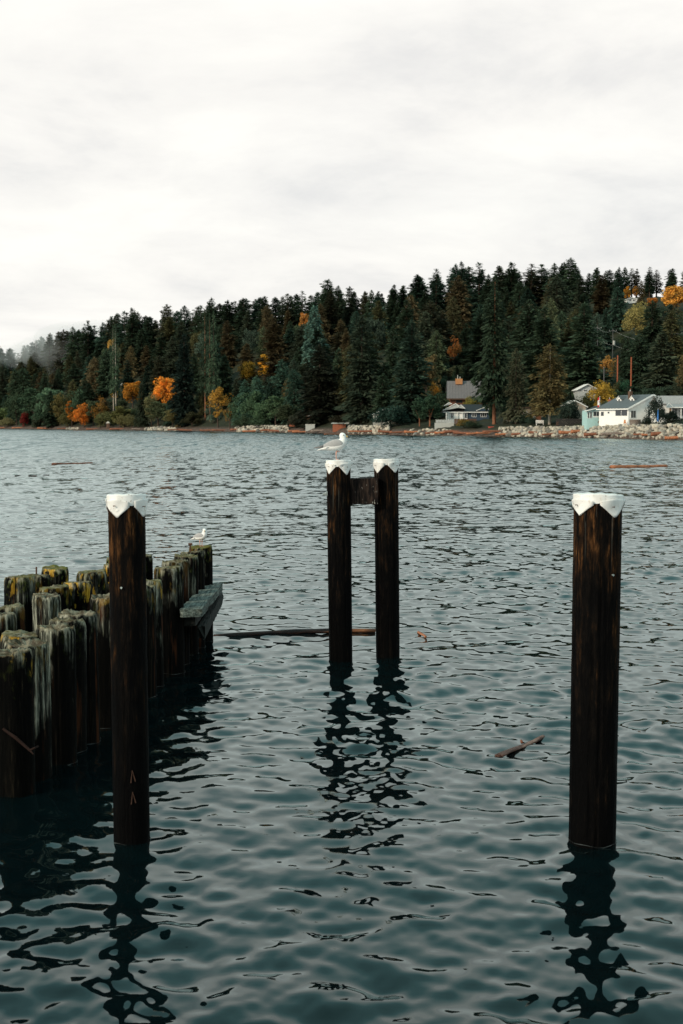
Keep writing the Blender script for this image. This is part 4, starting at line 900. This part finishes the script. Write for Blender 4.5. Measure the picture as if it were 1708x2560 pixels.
for i, (px, py, ln) in enumerate(_spots):
    u = u_of(px); D = float(ds(u)); wd = _rl.uniform(.3, 2.2); Y = D + wd; p = P(px, py, Y); z = max(gz((u*Y, Y)) + .16, .16)
    me = LOGV[i % 6].copy(); me.name = 'log'; me.materials.clear(); me.materials.append(LOGS[[1,0,0,2,1,0][_rl.randrange(6)]])
    o = link('stranded_log', me); L = ln*Y/FPX; o.scale = (L/10, _rl.uniform(.9, 1.7), _rl.uniform(.9, 1.6)); o.location = (u*Y, Y, z + .1); o.rotation_euler = (0, _rl.uniform(-.02,.02), math.atan2(-.35, 1)*_rl.uniform(.2, 1.2))
    tag(o, f'{"red-brown" if me.materials[0] != LOGS[2] else "grey"} stranded log at the far waterline, {["1st","2nd","3rd"][i] if i < 3 else ("%dth" % (i+1) if i+1 not in (21,22,23,31,32,33,41,42,43) else "%d%s" % (i+1, {1:"st",2:"nd",3:"rd"}[(i+1) % 10]))} from the left', 'log', 'logs stranded along the shore')

# -- buildings
PAINT = {k: simple(k, c, .6, .08, 2) for k, c in dict(white_paint=(.78,.77,.74), blue_paint=(.035,.06,.09), turquoise_paint=(.36,.54,.53), tan_paint=(.42,.36,.29), grey_paint=(.40,.41,.40), cream_paint=(.55,.52,.46), log_red=(.14,.05,.025), cedar_brown=(.10,.055,.035), orange_brick=(.42,.19,.08), red_brick=(.30,.09,.05), concrete=(.42,.42,.39), dark_board=(.022,.018,.016), shed_red=(.32,.10,.05)).items()}
ROOFM = {k: simple(k, c, .6, .18, 3) for k, c in dict(metal_brown_roof=(.15,.135,.135), black_roof=(.02,.02,.022), grey_shingle=(.085,.095,.10), pale_metal_roof=(.34,.32,.31), mid_grey_roof=(.25,.25,.25)).items()}
def glass_mat():
    t = NT('window_glass', .6); t.b.inputs['Roughness'].default_value = .08; t.b.inputs['Base Color'].default_value = (.02,.026,.03,1); return t.m
GLASS = glass_mat(); W_ = PAINT['white_paint']
class Site:
    """A building plot: px, py of the foot of its front wall and its distance; lx/lz turn photograph pixels into metres of the local frame."""
    def __init__(s, name, label, cat, px, py, inland, rz=0.0):
        s.px, s.py = px, py; s.Y = float(ds(u_of(px))) + inland; s.s = s.Y/FPX; o = P(px, py, s.Y); s.o = thing(name, label, cat, o, rz); s.under = max(1.5, o.z - gz(o) + 1.0)
    def x(s, px): return (px - s.px)*s.s
    def z(s, py): return (s.py - py)*s.s
    def box(s, name, mat, x0, x1, y0, y1, pz0, pz1, parent=None):
        return MB().box(s.x(x0), s.x(x1), y0, y1, s.z(pz0), s.z(pz1)).build(name, mat, parent or s.o)
    def poly(s, name, mat, pts, y0, y1, parent=None):
        return MB().prism([(s.x(a), s.z(b)) for a, b in pts], y0, y1).build(name, mat, parent or s.o)
    def window(s, x0, x1, pt, pb, y=0.0, mull=1, fr=.9, mat=None):
        w_ = MB().box(s.x(x0), s.x(x1), y-.05, y+.02, s.z(pb), s.z(pt)).build('window', mat or W_, s.o); g = fr*s.s; n = mull
        for i in range(n):
            a = s.x(x0) + (s.x(x1)-s.x(x0))*i/n + g*(1 if i == 0 else .5); b = s.x(x0) + (s.x(x1)-s.x(x0))*(i+1)/n - g*(1 if i == n-1 else .5)
            MB().box(a, b, y-.075, y-.055, s.z(pb)+g, s.z(pt)-g).build('pane', GLASS, w_)
        return w_
    def slope(s, name, mat, pts, thick=.18, parent=None):      # a roof slab through four (px, py, y) corners, front-left, front-right, back-right, back-left
        q = [Vector((s.x(a), y, s.z(b))) for a, b, y in pts]; n = (q[1]-q[0]).cross(q[3]-q[0]).normalized()
        if n.z < 0: n = -n
        return MB().add([p for p in q] + [p - n*thick for p in q], [(0,1,2,3),(7,6,5,4),(0,4,5,1),(1,5,6,2),(2,6,7,3),(3,7,4,0)]).build(name, mat, parent or s.o)

# log house with the long brown metal roof
s = Site('log_house', 'log house with long brown metal roof and brick chimney', 'house', 1180, 1020, 44)
MB().box(s.x(1127), s.x(1240), .9, 9, -s.under, s.z(993)).build('wall', PAINT['log_red'], s.o)
rf = s.slope('roof', ROOFM['metal_brown_roof'], [(1117,996,0),(1248,996,0),(1246,951.5,5.0),(1121,951.5,5.0)], .2)
s.slope('back_roof', ROOFM['metal_brown_roof'], [(1121,951.5,5.0),(1246,951.5,5.0),(1248,996,10),(1117,996,10)], .2)
for i in range(19):
    f = i/18; s.slope('standing_seam', ROOFM['metal_brown_roof'], [(1117+131*f-.25,995.3,-.06),(1117+131*f+.25,995.3,-.06),(1121+125*f+.25,951.0,4.94),(1121+125*f-.25,951.0,4.94)], .03, rf)
s.box('fascia', PAINT['cedar_brown'], 1117, 1248, -.04, .1, 999, 996.6)
ch = s.box('chimney', PAINT['orange_brick'], 1142, 1159, 3.6, 5.2, 960, 946)
for a, t_ in ((1147.5, 937), (1153.5, 941)): MB().tube([(s.x(a), 4.4, s.z(947)), (s.x(a), 4.4, s.z(t_))], [.11,.11], 8).build('flue', PAINT['concrete'], ch)
s.window(1140, 1157, 999.5, 1008, .9, 2, mat=PAINT['cedar_brown']); s.window(1172, 1186, 1000, 1008, .9, 2, mat=PAINT['cedar_brown'])
MB().tube([(s.x(1210), 5, s.z(952)), (s.x(1210), 5, s.z(933))], [.07,.05], 8).build('mast', PAINT['log_red'], s.o)

# low dark blue house
s = Site('blue_house', 'low dark blue house with black roof and white trim', 'house', 1168, 1051, 26)
MB().box(s.x(1169), s.x(1224), .6, 9, -s.under, s.z(1030.5)).build('wall', PAINT['blue_paint'], s.o)
MB().box(s.x(1121), s.x(1169), .35, 9, -s.under, s.z(1030.5)).build('wall', W_, s.o)
s.slope('roof', ROOFM['black_roof'], [(1109,1030,0),(1229,1030,0),(1222,1010.5,4.2),(1140,1010.5,4.2)], .15)
s.slope('back_roof', ROOFM['black_roof'], [(1140,1010.5,4.2),(1222,1010.5,4.2),(1229,1030,9.5),(1109,1030,9.5)], .15)
s.box('fascia', W_, 1108.5, 1229.5, -.06, .04, 1031.6, 1029.6)
def rake(s, a, b, c, y, th=1.3, fill=None):      # white barge boards of a gable a-b-c, with its wall
    for p, q in ((a, b), (b, c)): s.poly('barge_board', W_, [(p[0], p[1]+th), (q[0], q[1]+th), (q[0], q[1]-th*.3), (p[0], p[1]-th*.3)], y-.12, y)
    if fill: s.poly('gable_wall', fill, [(a[0], a[1]+th), (c[0], c[1]+th), (b[0], b[1]+th)], y, y+2.6)
rake(s, (1107,1026), (1139,1008.5), (1151,1017), -.1, 1.2, PAINT['grey_paint']); rake(s, (1144,1018.5), (1152,1011.5), (1163,1021), -.35, 1.1, PAINT['grey_paint'])
rake(s, (1190,1026.5), (1210,1018.5), (1229,1026), -.15, 1.0, PAINT['blue_paint'])
rake(s, (1112,1014), (1124,1006), (1132,1009), 2.6, 1.0, PAINT['grey_paint'])
s.window(1127, 1135, 1032.5, 1047, .35, 2); s.window(1161, 1168.5, 1032, 1046, .35, 1); s.window(1180, 1192, 1032, 1042.5, .6, 2); s.window(1202, 1217, 1032, 1042.5, .6, 3)
for a in (1121.5, 1144, 1156): MB().box(s.x(a)-.08, s.x(a)+.08, -.05, .11, s.z(1050), s.z(1031)).build('porch_post', W_, s.o)
s = Site('sea_wall', 'pale concrete sea wall with glass rail below the blue house', 'wall', 1110, 1070, 9)
MB().box(s.x(1087), s.x(1135), 0, .4, -s.under, s.z(1057)).build('wall_block', PAINT['concrete'], s.o)
for i in range(7): a = 1090 + i*7; MB().box(s.x(a)-.05, s.x(a)+.05, .1, .2, s.z(1057), s.z(1048.5)).build('rail_post', PAINT['concrete'], s.o)
for i in range(6):
    a = 1090.8 + i*7; MB().box(s.x(a), s.x(a+5.4), .13, .16, s.z(1056.4), s.z(1049.5)).build('glass_panel', PAINT['grey_paint'], s.o)
def board_fence(label, px, py, inland, x0, x1, top, n, mat):
    s = Site('board_fence', label, 'fence', px, py, inland); me = None; wd = (s.x(x1)-s.x(x0))/n
    for i in range(n):
        o = MB().box(0, wd*.9, 0, .05, 0, (py-top)*s.s*(1 + .02*math.sin(i*2.3))).build('board', mat, s.o); o.location = (s.x(x0) + wd*i, 0, 0)
    MB().box(s.x(x0), s.x(x1), .055, .13, (py-top)*s.s*.75, (py-top)*s.s*.82).build('rail', mat, s.o)
board_fence('dark board fence beside the turquoise cabin', 1428, 1066, 8, 1390, 1466, 1047, 26, PAINT['dark_board'])
board_fence('brown board fence below the blue house', 1163, 1061, 12, 1136, 1192, 1047, 20, PAINT['cedar_brown'])

# grey gabled house and tan house
s = Site('grey_house', 'tall grey gabled house half hidden by the yellow maple', 'house', 1468, 1012, 52)
s.poly('wall', PAINT['grey_paint'], [(1446,1030),(1490,1030),(1490,973),(1469,963),(1446,974)], 0, 8)
for p, q in (((1442,976),(1469,961.5)), ((1469,961.5),(1493,974))): s.poly('roof_slope', W_, [(p[0],p[1]),(q[0],q[1]),(q[0],q[1]-1.6),(p[0],p[1]-1.6)], -.5, 8.3)
for a, b, n in ((1448,1454.5,2),(1458.5,1467.5,2),(1471.5,1480,2)): s.window(a, b, 973.5, 979, 0, n, .7)
for a, b in ((1449,1456),(1460,1467)): s.window(a, b, 1000.5, 1006, 0, 2, .7)
s = Site('tan_house', 'tan stucco house with white sloping roof edge', 'house', 1446, 1048, 16)
s.poly('wall', PAINT['tan_paint'], [(1416,1062),(1464,1062),(1464,1016),(1437,1004),(1416,1014)], 0, 7)
for p, q in (((1411,1014.5),(1437,1001.5)), ((1437,1001.5),(1469,1018))): s.poly('roof_slope', W_, [(p[0],p[1]+1.2),(q[0],q[1]+1.2),(q[0],q[1]-1.0),(p[0],p[1]-1.0)], -.45, 7.3)
s.window(1456.5, 1467, 1025, 1039, -.06, 2)

# turquoise cabin
s = Site('turquoise_cabin', 'small turquoise cabin with dark roof beside the flagpole', 'cabin', 1494, 1064.5, 7.5)
s.poly('wall', PAINT['turquoise_paint'], [(1467,1074),(1521,1074),(1521,1014.5),(1467,1027)], 0, 6)
s.slope('roof', ROOFM['black_roof'], [(1461,1028,-.5),(1526,1012.2,-.5),(1562,1001,6.5),(1497,1015,6.5)], .12)
s.poly('barge_board', W_, [(1460.5,1029.2),(1526,1013.6),(1526,1011.6),(1460.5,1027)], -.62, -.52)
for i in range(9): a = 1484.5 + i*4; MB().box(s.x(a)-.04, s.x(a)+.04, -.03, -.002, s.z(1073), s.z(1043.5)).build('batten', PAINT['turquoise_paint'], s.o)
s.window(1468.5, 1473.5, 1030, 1046, 0, 1); s.window(1474.5, 1480, 1029, 1046, 0, 1); s.window(1482.5, 1500, 1028.5, 1041, 0, 2); s.window(1509.5, 1516.5, 1026, 1037.5, 0, 1)
s.box('trim_band', W_, 1482, 1500.5, -.035, -.003, 1043.2, 1041.6)
cm = s.box('chimney', PAINT['red_brick'], 1530, 1536, 4.2, 4.9, 1010, 997.5); MB().tube([(s.x(1533), 4.5, s.z(998)), (s.x(1533), 4.5, s.z(993))], [.08,.06], 8).build('flue', PAINT['concrete'], cm)
# flag
s = Site('flagpole', 'white flagpole flying a red and white flag before the turquoise cabin', 'flagpole', 1499, 1064, 6.3)
MB().tube([(0,0,-.5), (0,0,s.z(991))], [.06,.045], 10).build('pole', W_, s.o)
fw, fh = .34, s.z(992)-s.z(1018); FRED = simple('red_flag_cloth', (.52,.03,.03), .8, .1); FWHT = simple('white_flag_cloth', (.8,.78,.76), .8, .05)
def cloth(z0, z1, mat, par, nm):
    V = []; F = []; n = 8
    for j in range(2):
        for i in range(n+1):
            f = i/n; V.append((-.05 - fw*f*(1 - .25*math.sin(f*5)), .09*math.sin(f*9 + j), (z0 if j == 0 else z1) - .25*f))
    for i in range(n): F.append((i, i+1, n+2+i, n+1+i))
    o = MB().add(V, F).build(nm, mat, par); m = o.modifiers.new('thickness', 'SOLIDIFY'); m.thickness = .01; return o
zt = s.z(992); fl_ = cloth(zt-fh*.27, zt, FRED, s.o, 'flag'); cloth(zt-fh*.73, zt-fh*.27, FWHT, fl_, 'white_panel'); cloth(zt-fh, zt-fh*.73, FRED, fl_, 'red_panel')
MB().add([(-.18,-.12,zt-fh*.38),(-.28,-.10,zt-fh*.5),(-.22,-.12,zt-fh*.52),(-.18,-.12,zt-fh*.64),(-.14,-.12,zt-fh*.52),(-.08,-.12,zt-fh*.5)], [(0,1,2,3,4,5)]).build('leaf_emblem', FRED, fl_).modifiers.new('t', 'SOLIDIFY').thickness = .01

# white house with dormers, turned so that eave side and gable show
s = Site('white_house', 'white house with grey roof, two small dormers and chimney', 'house', 1571, 1064, 8.5, R(24))
k = s.s; Wg, De = 128*k/math.cos(R(24)), 52*k/math.sin(R(24)); He, Hr = s.z(1020.5), s.z(988)
MB().add([(0,0,-s.under),(Wg,0,-s.under),(Wg,De,-s.under),(0,De,-s.under),(0,0,He),(Wg,0,He),(Wg,De,He),(0,De,He),(Wg/2,0,Hr),(Wg/2,De,Hr)], [(0,1,5,8,4),(1,2,6,5),(2,3,7,9,6),(3,0,4,7),(4,8,9,7),(8,5,6,9)]).build('wall', W_, s.o)
def rslab(name, a, b, ov=.45):
    d = (Vector(b)-Vector(a)).normalized(); A_ = Vector(a) - d*ov; B_ = Vector(b); n = Vector((-d.z, 0, d.x)); n = n if n.z > 0 else -n
    q = [A_+Vector((0,-.5,0)), B_+Vector((0,-.5,0)), B_+Vector((0,De+.5,0)), A_+Vector((0,De+.5,0))]
    o = MB().add([p+n*.05 for p in q]+[p+n*.22 for p in q], [(0,1,5,4),(1,2,6,5),(2,3,7,6),(3,0,4,7),(4,5,6,7),(3,2,1,0)]).build(name, ROOFM['grey_shingle'], s.o)
    e = [A_+Vector((0,-.56,0)), B_+Vector((0,-.56,0)), B_+Vector((0,-.505,0)), A_+Vector((0,-.505,0))]
    MB().add([p-n*.10 for p in e]+[p+n*.24 for p in e], [(0,1,5,4),(1,2,6,5),(2,3,7,6),(3,0,4,7),(4,5,6,7),(3,2,1,0)]).build('barge_board', W_, o); return o
lroof = rslab('roof', (0,0,He), (Wg/2,0,Hr)); rslab('roof', (Wg,0,He), (Wg/2,0,Hr))
MB().box(-.5, -.42, -.5, De+.5, He-.30, He-.08).build('gutter', W_, lroof)
def wside(y0, y1, pt, pb, n):     # window on the eave side (local -x face)
    o = MB().box(-.05, .02, y0, y1, s.z(pb), s.z(pt)).build('window', W_, s.o)
    for i in range(n): MB().box(-.08, -.055, y0+.07+(y1-y0)*i/n, y0-.07+(y1-y0)*(i+1)/n, s.z(pb)+.07, s.z(pt)-.07).build('pane', GLASS, o)
f = De/51
wside(f*1.5, f*22, 1023.5, 1040, 2); wside(f*32, f*35.5, 1028, 1034, 1); wside(f*42, f*47.5, 1028, 1040, 1)
s.window(1571+6/.9, 1571+20/.9, 1026, 1045, 0, 2); s.window(1571+58, 1571+70, 1024, 1042, 0, 2)
for y in (De*.28, De*.72):        # dormers on the eave slope
    xd = Wg*.26; zd = He + (Hr-He)*.52; dw, dh = .75, .75; xr = xd + 1.8
    dd = MB().add([(xd,y-dw,zd-.35),(xd,y+dw,zd-.35),(xd,y+dw,zd+dh*.7),(xd,y,zd+dh*1.5),(xd,y-dw,zd+dh*.7),(xr,y-dw,zd-.35),(xr,y+dw,zd-.35),(xr,y+dw,zd+dh*.7),(xr,y,zd+dh*1.5),(xr,y-dw,zd+dh*.7)], [(4,3,2,1,0),(5,6,7,8,9),(0,1,6,5),(1,2,7,6),(4,0,5,9)]).build('dormer', W_, s.o)
    for sg in (-1, 1):
        MB().add([(xd-.18,y,zd+dh*1.5+.06),(xd-.18,y+sg*(dw+.15),zd+dh*.7-.1),(xr,y+sg*(dw+.15),zd+dh*.7-.1),(xr,y,zd+dh*1.5+.06),(xd-.18,y,zd+dh*1.5+.22),(xd-.18,y+sg*(dw+.15),zd+dh*.7+.06),(xr,y+sg*(dw+.15),zd+dh*.7+.06),(xr,y,zd+dh*1.5+.22)], [(0,1,2,3),(7,6,5,4),(0,4,5,1),(1,5,6,2),(2,6,7,3),(3,7,4,0)]).build('dormer_roof', W_ if sg > 0 else ROOFM['grey_shingle'], dd)
    MB().box(xd-.04, xd-.01, y-.25, y+.25, zd+.0, zd+.6).build('pane', GLASS, dd)
chw = MB().box(Wg*.33, Wg*.33+.7, De*.5-.35, De*.5+.35, He, s.z(977)).build('chimney', PAINT['cedar_brown'], s.o)
MB().tube([(Wg*.33+.35, De*.5, s.z(978)), (Wg*.33+.35, De*.5, s.z(973))], [.14,.12], 8).build('flue', PAINT['concrete'], chw)

# porch house cut by the picture edge
s = Site('porch_house', 'pale house with ribbed metal roof cut by the picture edge', 'house', 1690, 1050, 20)
MB().box(s.x(1650), s.x(1760), 1.6, 9, -s.under, s.z(1008)).build('wall', W_, s.o)
rf = s.slope('roof', ROOFM['pale_metal_roof'], [(1646,1009,1.2),(1765,1009,1.2),(1760,988.5,5.2),(1650,988.5,5.2)], .15)
s.slope('back_roof', ROOFM['pale_metal_roof'], [(1650,988.5,5.2),(1760,988.5,5.2),(1765,1009,9.5),(1646,1009,9.5)], .15)
for i in range(22):
    a = i/21; s.slope('standing_seam', ROOFM['pale_metal_roof'], [(1646+119*a-.3,1008.4,1.15),(1646+119*a+.3,1008.4,1.15),(1650+110*a+.3,988.1,5.12),(1650+110*a-.3,988.1,5.12)], .03, rf)
s.slope('porch_roof', ROOFM['mid_grey_roof'], [(1664,1018.5,-.8),(1765,1018.5,-.8),(1765,1008,1.5),(1670,1008,1.5)], .12); s.box('porch_fascia', W_, 1664, 1765, -.9, -.82, 1020, 1017.6)
rake(s, (1660,1018.5), (1670,1007.5), (1681,1018.5), -.95, 1.1)
s.box('porch_post', PAINT['orange_brick'], 1672.5, 1676, -.6, -.35, 1050, 1019); s.box('porch_post', W_, 1700, 1702, -.6, -.45, 1050, 1019)
s.window(1656, 1662, 1022, 1036, 1.6, 1); s.window(1684, 1697, 1020, 1040, 1.6, 2); s.window(1703, 1716, 1020, 1040, 1.6, 2)

# small houses in the wood
def ground_inland(px, py):
    return min(range(6, 240), key=lambda wi: abs(P(px, py, float(ds(u_of(px)))+wi).z - gz((u_of(px)*(float(ds(u_of(px)))+wi), float(ds(u_of(px)))+wi))))
def little(name, label, px, py, inland, w, h, gab, wallm, roofm, wins):
    if inland == 0: inland = ground_inland(px, py)
    s = Site(name, label, 'house', px, py, inland); a, b = px-w/2, px+w/2
    s.poly('wall', wallm, [(a,py+8),(b,py+8),(b,py-h),(px,py-h-gab),(a,py-h)], 0, 6)
    for p, q in (((a-2,py-h+1),(px,py-h-gab-.6)), ((px,py-h-gab-.6),(b+2,py-h+1))): s.poly('roof_slope', roofm, [(p[0],p[1]),(q[0],q[1]),(q[0],q[1]-1.4),(p[0],p[1]-1.4)], -.4, 6.3)
    for x0, x1, t_, bt_ in wins: s.window(x0, x1, t_, bt_, 0, 2, .7)
little('hilltop_house', 'small white house among orange trees high on the hill', 1581, 757, 0, 24, 9, 3, W_, W_, [(1573,1579,748,753),(1582,1589,748,753)])
little('pale_cottage', 'pale cottage behind the big rounded bush', 962, 1056, 16, 56, 20, 12, simple('faded_grey_board', (.30,.29,.26), .7), W_, [(938,943,1040,1050),(947,952,1040,1050)])
little('brown_cottage', 'brown cottage with small windows under the spreading fir', 790, 1048, 26, 50, 20, 9, PAINT['cedar_brown'], PAINT['log_red'], [(770,778,1030,1040),(783,791,1030,1040),(797,806,1030,1040)])
little('white_cabin', 'white cabin gable in the wood above the red-orange maple', 213, 972, 0, 9, 5, 5, PAINT['cream_paint'], W_, [(211,215,967,970)])
little('white_cabin', 'white cabin gable in the wood behind the orange-brown maple', 308, 968, 0, 8, 5, 6, PAINT['cream_paint'], W_, [(306,310,963,966)])
little('tan_bungalow', 'low bungalow behind the trunks of the two lawn cedars', 1315, 1048, 26, 90, 22, 6, simple('bungalow_tan', (.20,.17,.12), .7), PAINT['cedar_brown'], [(1309,1318,1028,1034),(1270,1276,1024,1036)])
little('garden_shed', 'red-brown timber shed between the two lawn cedars', 1342, 1052, 20, 22, 16, 9, PAINT['log_red'], PAINT['cedar_brown'], [(1333,1338,1040,1046)])
# small shore things
s = Site('red_bulkhead', 'red-brown plank bulkhead on the beach beyond the gull', 'bulkhead', 848, 1076, 4.5)
for i in range(9): a = 832 + i*3.6; MB().box(s.x(a), s.x(a+3.2), 0, .25, -.5, s.z(1059 + (i % 3)*.7)).build('plank', PAINT['shed_red'], s.o)
s.slope('grey_deck', PAINT['concrete'], [(828,1058,-.3),(874,1058,-.3),(876,1055.5,2.5),(834,1055.5,2.5)], .2)
s = Site('concrete_block', 'pale concrete block wall at the end of the boulders', 'wall', 776, 1074, 4); s.box('block', PAINT['concrete'], 764, 787, 0, 1.4, 1078, 1062); s.box('coping', PAINT['cream_paint'], 763, 788, -.1, 1.5, 1062, 1060.6)
s = Site('orange_kiosk', 'small orange-brown kiosk on the shore lawn', 'kiosk', 730, 1062, 8); s.box('body', PAINT['shed_red'], 723, 738, 0, 1.5, 1066, 1051); s.box('roof', PAINT['cedar_brown'], 721.5, 739.5, -.2, 1.7, 1051, 1049.4); s.box('door', PAINT['cedar_brown'], 726, 731, -.04, -.003, 1062, 1053)
s = Site('beach_hut', 'narrow brown hut with pale roof standing at the far waterline', 'hut', 270, 1069, 3); s.box('body', PAINT['cedar_brown'], 266, 274, 0, 1.4, 1074, 1058); s.poly('roof', PAINT['cream_paint'], [(264.5,1058),(275.5,1058),(270,1053)], -.2, 1.6); s.box('door', PAINT['cedar_brown'], 268.5, 271.5, -.05, -.004, 1069, 1058)
s = Site('upturned_boat', 'pale upturned boat hull on the shore lawn', 'boat', 641, 1065, 6.5)
hull = MB(); n = 10
for i in range(n+1):
    f = i/n*2-1; w_ = max(.06, (1-f*f)**.6)*.75; hull.v += [(f*1.25, .8+w_*math.cos(q), .1+.55*(1-.35*f*f)*max(0, math.sin(q))*max(.25, (1-f*f)**.3)) for q in np.linspace(0, math.pi, 7)]
for i in range(n):
    for j in range(6): hull.f.append((i*7+j, i*7+j+1, (i+1)*7+j+1, (i+1)*7+j))
hull.build('hull', PAINT['cream_paint'], s.o, True); MB().box(-1.1, 1.1, .77, .83, .6, .68).build('keel', PAINT['cedar_brown'], s.o)
s = Site('red_crate', 'bright red-orange crate on the beach by the boulder wall', 'crate', 1228, 1075, 7); RC = simple('bright_red_paint', (.55,.09,.06), .6, .15)
s.box('body', RC, 1222, 1234, 0, 1.0, 1080, 1067.5); s.box('lid', RC, 1221, 1235, -.08, 1.08, 1067.4, 1066.4)
s = Site('lawn_bench', 'white slatted bench on the lawn between the cedars', 'bench', 1350, 1062, 9.5)
for z0, z1 in ((1050.5,1053.3),(1054,1056.3)): s.box('back_slat', W_, 1340, 1360, .3, .36, z1, z0)
s.box('seat', W_, 1340, 1360, -.15, .3, 1058.2, 1057.2)
for a in (1341, 1358): s.box('leg', W_, a, a+1, -.1, .34, 1064, 1058.2)
s = Site('hot_tub', 'round grey-brown hot tub in front of the white house', 'hot tub', 1591, 1066, 6.6); TB = simple('tub_cedar', (.16,.13,.11), .7, .25)
MB().tube([(0,1.15,-.6), (0,1.15,s.z(1050.5))], [1.13,1.16], 28).build('tub', TB, s.o); MB().tube([(0,1.15,s.z(1050.4)), (0,1.15,s.z(1049))], [1.22,1.18], 28).build('lid', PAINT['cedar_brown'], s.o)
for a in (.25, .75): MB().tube([(0,1.15,s.z(1066-15*a)-.03), (0,1.15,s.z(1066-15*a)+.03)], [1.165,1.165], 28).build('hoop', IRON, s.o)
s = Site('patio_umbrella', 'closed blue patio umbrella beside the dark bush', 'umbrella', 1645, 1063, 6.8); BL = simple('blue_canvas', (.03,.14,.38), .8, .15)
MB().tube([(0,0,-.5),(0,0,s.z(1021))], [.035,.03], 8).build('pole', W_, s.o); MB().tube([(0,0,s.z(1054)),(0,0,s.z(1045)),(0,0,s.z(1034)),(0,0,s.z(1024))], [.20,.19,.12,.04], 10).build('canopy', BL, s.o, True)
for px, py, lab in ((1563,1062,'orange garden chair beside the white house'), (1395,1066,'orange garden chair by the dark fence')):
    s = Site('garden_chair', lab, 'chair', px, py, 6.6); OC = simple('orange_chair_paint', (.55,.20,.06), .6, .1)
    s.box('seat', OC, px-3, px+3, -.2, .3, py-4, py-5); s.poly('backrest', OC, [(px-2.6,py-5),(px+2.6,py-5),(px+1.8,py-12.5),(px-1.8,py-12.5)], .28, .36)
    for a in (-2.8, 2.0):
        for y in (-.18, .22): MB().box(s.x(px+a), s.x(px+a+.8), y, y+.08, -.4, s.z(py-4)).build('leg', OC, s.o)
# power line: poles and sagging wires
POLE = simple('treated_pole', (.30,.085,.04), .85, .2, 2); GPOLE = simple('grey_pole', (.11,.11,.11), .8, .2, 2)
def upole(px, top, base, inland, mat, label, arm=True, r=.07):
    s = Site('utility_pole', label, 'pole', px, base, inland); MB().tube([(0,0,-3),(0,0,s.z(top))], [r*1.15, r], 10).build('pole', mat, s.o)
    if arm:
        MB().box(-1.1, 1.1, -.04, .04, s.z(top)-.7, s.z(top)-.6).build('cross_arm', mat, s.o)
        for a in (-1, 0, 1): MB().tube([(a,0,s.z(top)-.6),(a,0,s.z(top)-.38)], [.06,.05], 6).build('insulator', PAINT['concrete'], s.o)
    return Vector(s.o.location) + Vector((0, 0, s.z(top)-.4)), s
p1, _ = upole(1544, 889, 952, 66, POLE, 'nearer bright rust coloured utility pole above the yellow maple', False, .17)
p2, _ = upole(1578, 893, 954, 66, POLE, 'second rust coloured pole, beside the wide dark fir', False, .17)
p3, _ = upole(1510, 917, 965, 56, GPOLE, 'thin grey pole above the yellow maple', False, .11)
p4, _ = upole(1494, 815, 870, 100, GPOLE, 'grey utility pole with cross arm on the wooded slope')
p5, _ = upole(1695, 828, 880, 100, GPOLE, 'grey utility pole with cross arm near the picture edge')
p6, _ = upole(1532, 822, 880, 98, GPOLE, 'grey pole carrying a transformer drum on the slope')
MB().tube([(.3,-.25,_.z(862)), (.3,-.25,_.z(852))], [.32,.32], 12).build('transformer', PAINT['concrete'], _.o)
WIRE = simple('pale_wire', (.35,.35,.34), .6, .1)
def wire(a, b, sag, label):
    pts = [a.lerp(b, i/14) - Vector((0,0,sag*4*(i/14)*(1-i/14))) for i in range(15)]
    tag(MB().tube(pts, [.016]*15, 5).build('power_wire', WIRE), label, 'wire', 'power wires over the houses')
q0 = P(1446, 808, p4.y + 6)
wire(q0, p4, 1.2, 'upper sagging wire running into the trees from the cross-arm pole'); wire(p4, p6, 1.0, 'upper sagging wire between cross-arm pole and transformer pole'); wire(p6, p5, 2.4, 'long sagging wire from transformer pole to the picture edge')
wire(p4 + Vector((.9,0,-3.2)), p6 + Vector((.9,0,-4)), .8, 'lower wire between cross-arm pole and transformer pole'); wire(p6 + Vector((0,0,-4)), p5 + Vector((0,0,-3)), 2.0, 'lower long wire to the pole near the picture edge')

# ================================================================== MIST AND AIR
def mist(px, py, Y, rx, ry, rz_, dens, seed):
    m = bpy.data.materials.new('mist'); m.use_nodes = True; t = m.node_tree; t.nodes.clear()
    v = t.nodes.new('ShaderNodeVolumePrincipled'); v.inputs['Density'].default_value = dens; v.inputs['Color'].default_value = (.92,.93,.93,1); o_ = t.nodes.new('ShaderNodeOutputMaterial'); t.links.new(v.outputs[0], o_.inputs['Volume'])
    r = np.random.default_rng(seed); mb = MB(); n, k = 16, 24; amp = [r.normal(0, .05, 3) for _ in range(4)]
    for i in range(n+1):
        a = math.pi*i/n
        for j in range(k):
            b_ = 2*math.pi*j/k; d = np.array([math.sin(a)*math.cos(b_), math.sin(a)*math.sin(b_), math.cos(a)]); q = 1 + sum(math.sin(d@(w_*60) + idx) for idx, w_ in enumerate(amp))*.09
            mb.v.append(tuple(d*q*np.array([rx, ry, rz_])))
    for i in range(n):
        for j in range(k): mb.f.append((i*k+j, (i+1)*k+j, (i+1)*k+(j+1) % k, i*k+(j+1) % k))
    o = mb.build('mist', m, None, True); o.location = P(px, py, Y); tag(o, 'thin white mist drifting through the treetops', None, None, 'stuff'); return o
mist(118, 872, 834, 22, 16, 9, .013, 1); mist(180, 846, 830, 22, 16, 9, .017, 2); mist(60, 890, 836, 20, 14, 7, .009, 3); mist(158, 890, 804, 16, 10, 13, .012, 4); mist(238, 830, 818, 18, 12, 8, .014, 6); mist(205, 880, 796, 14, 9, 10, .009, 7)
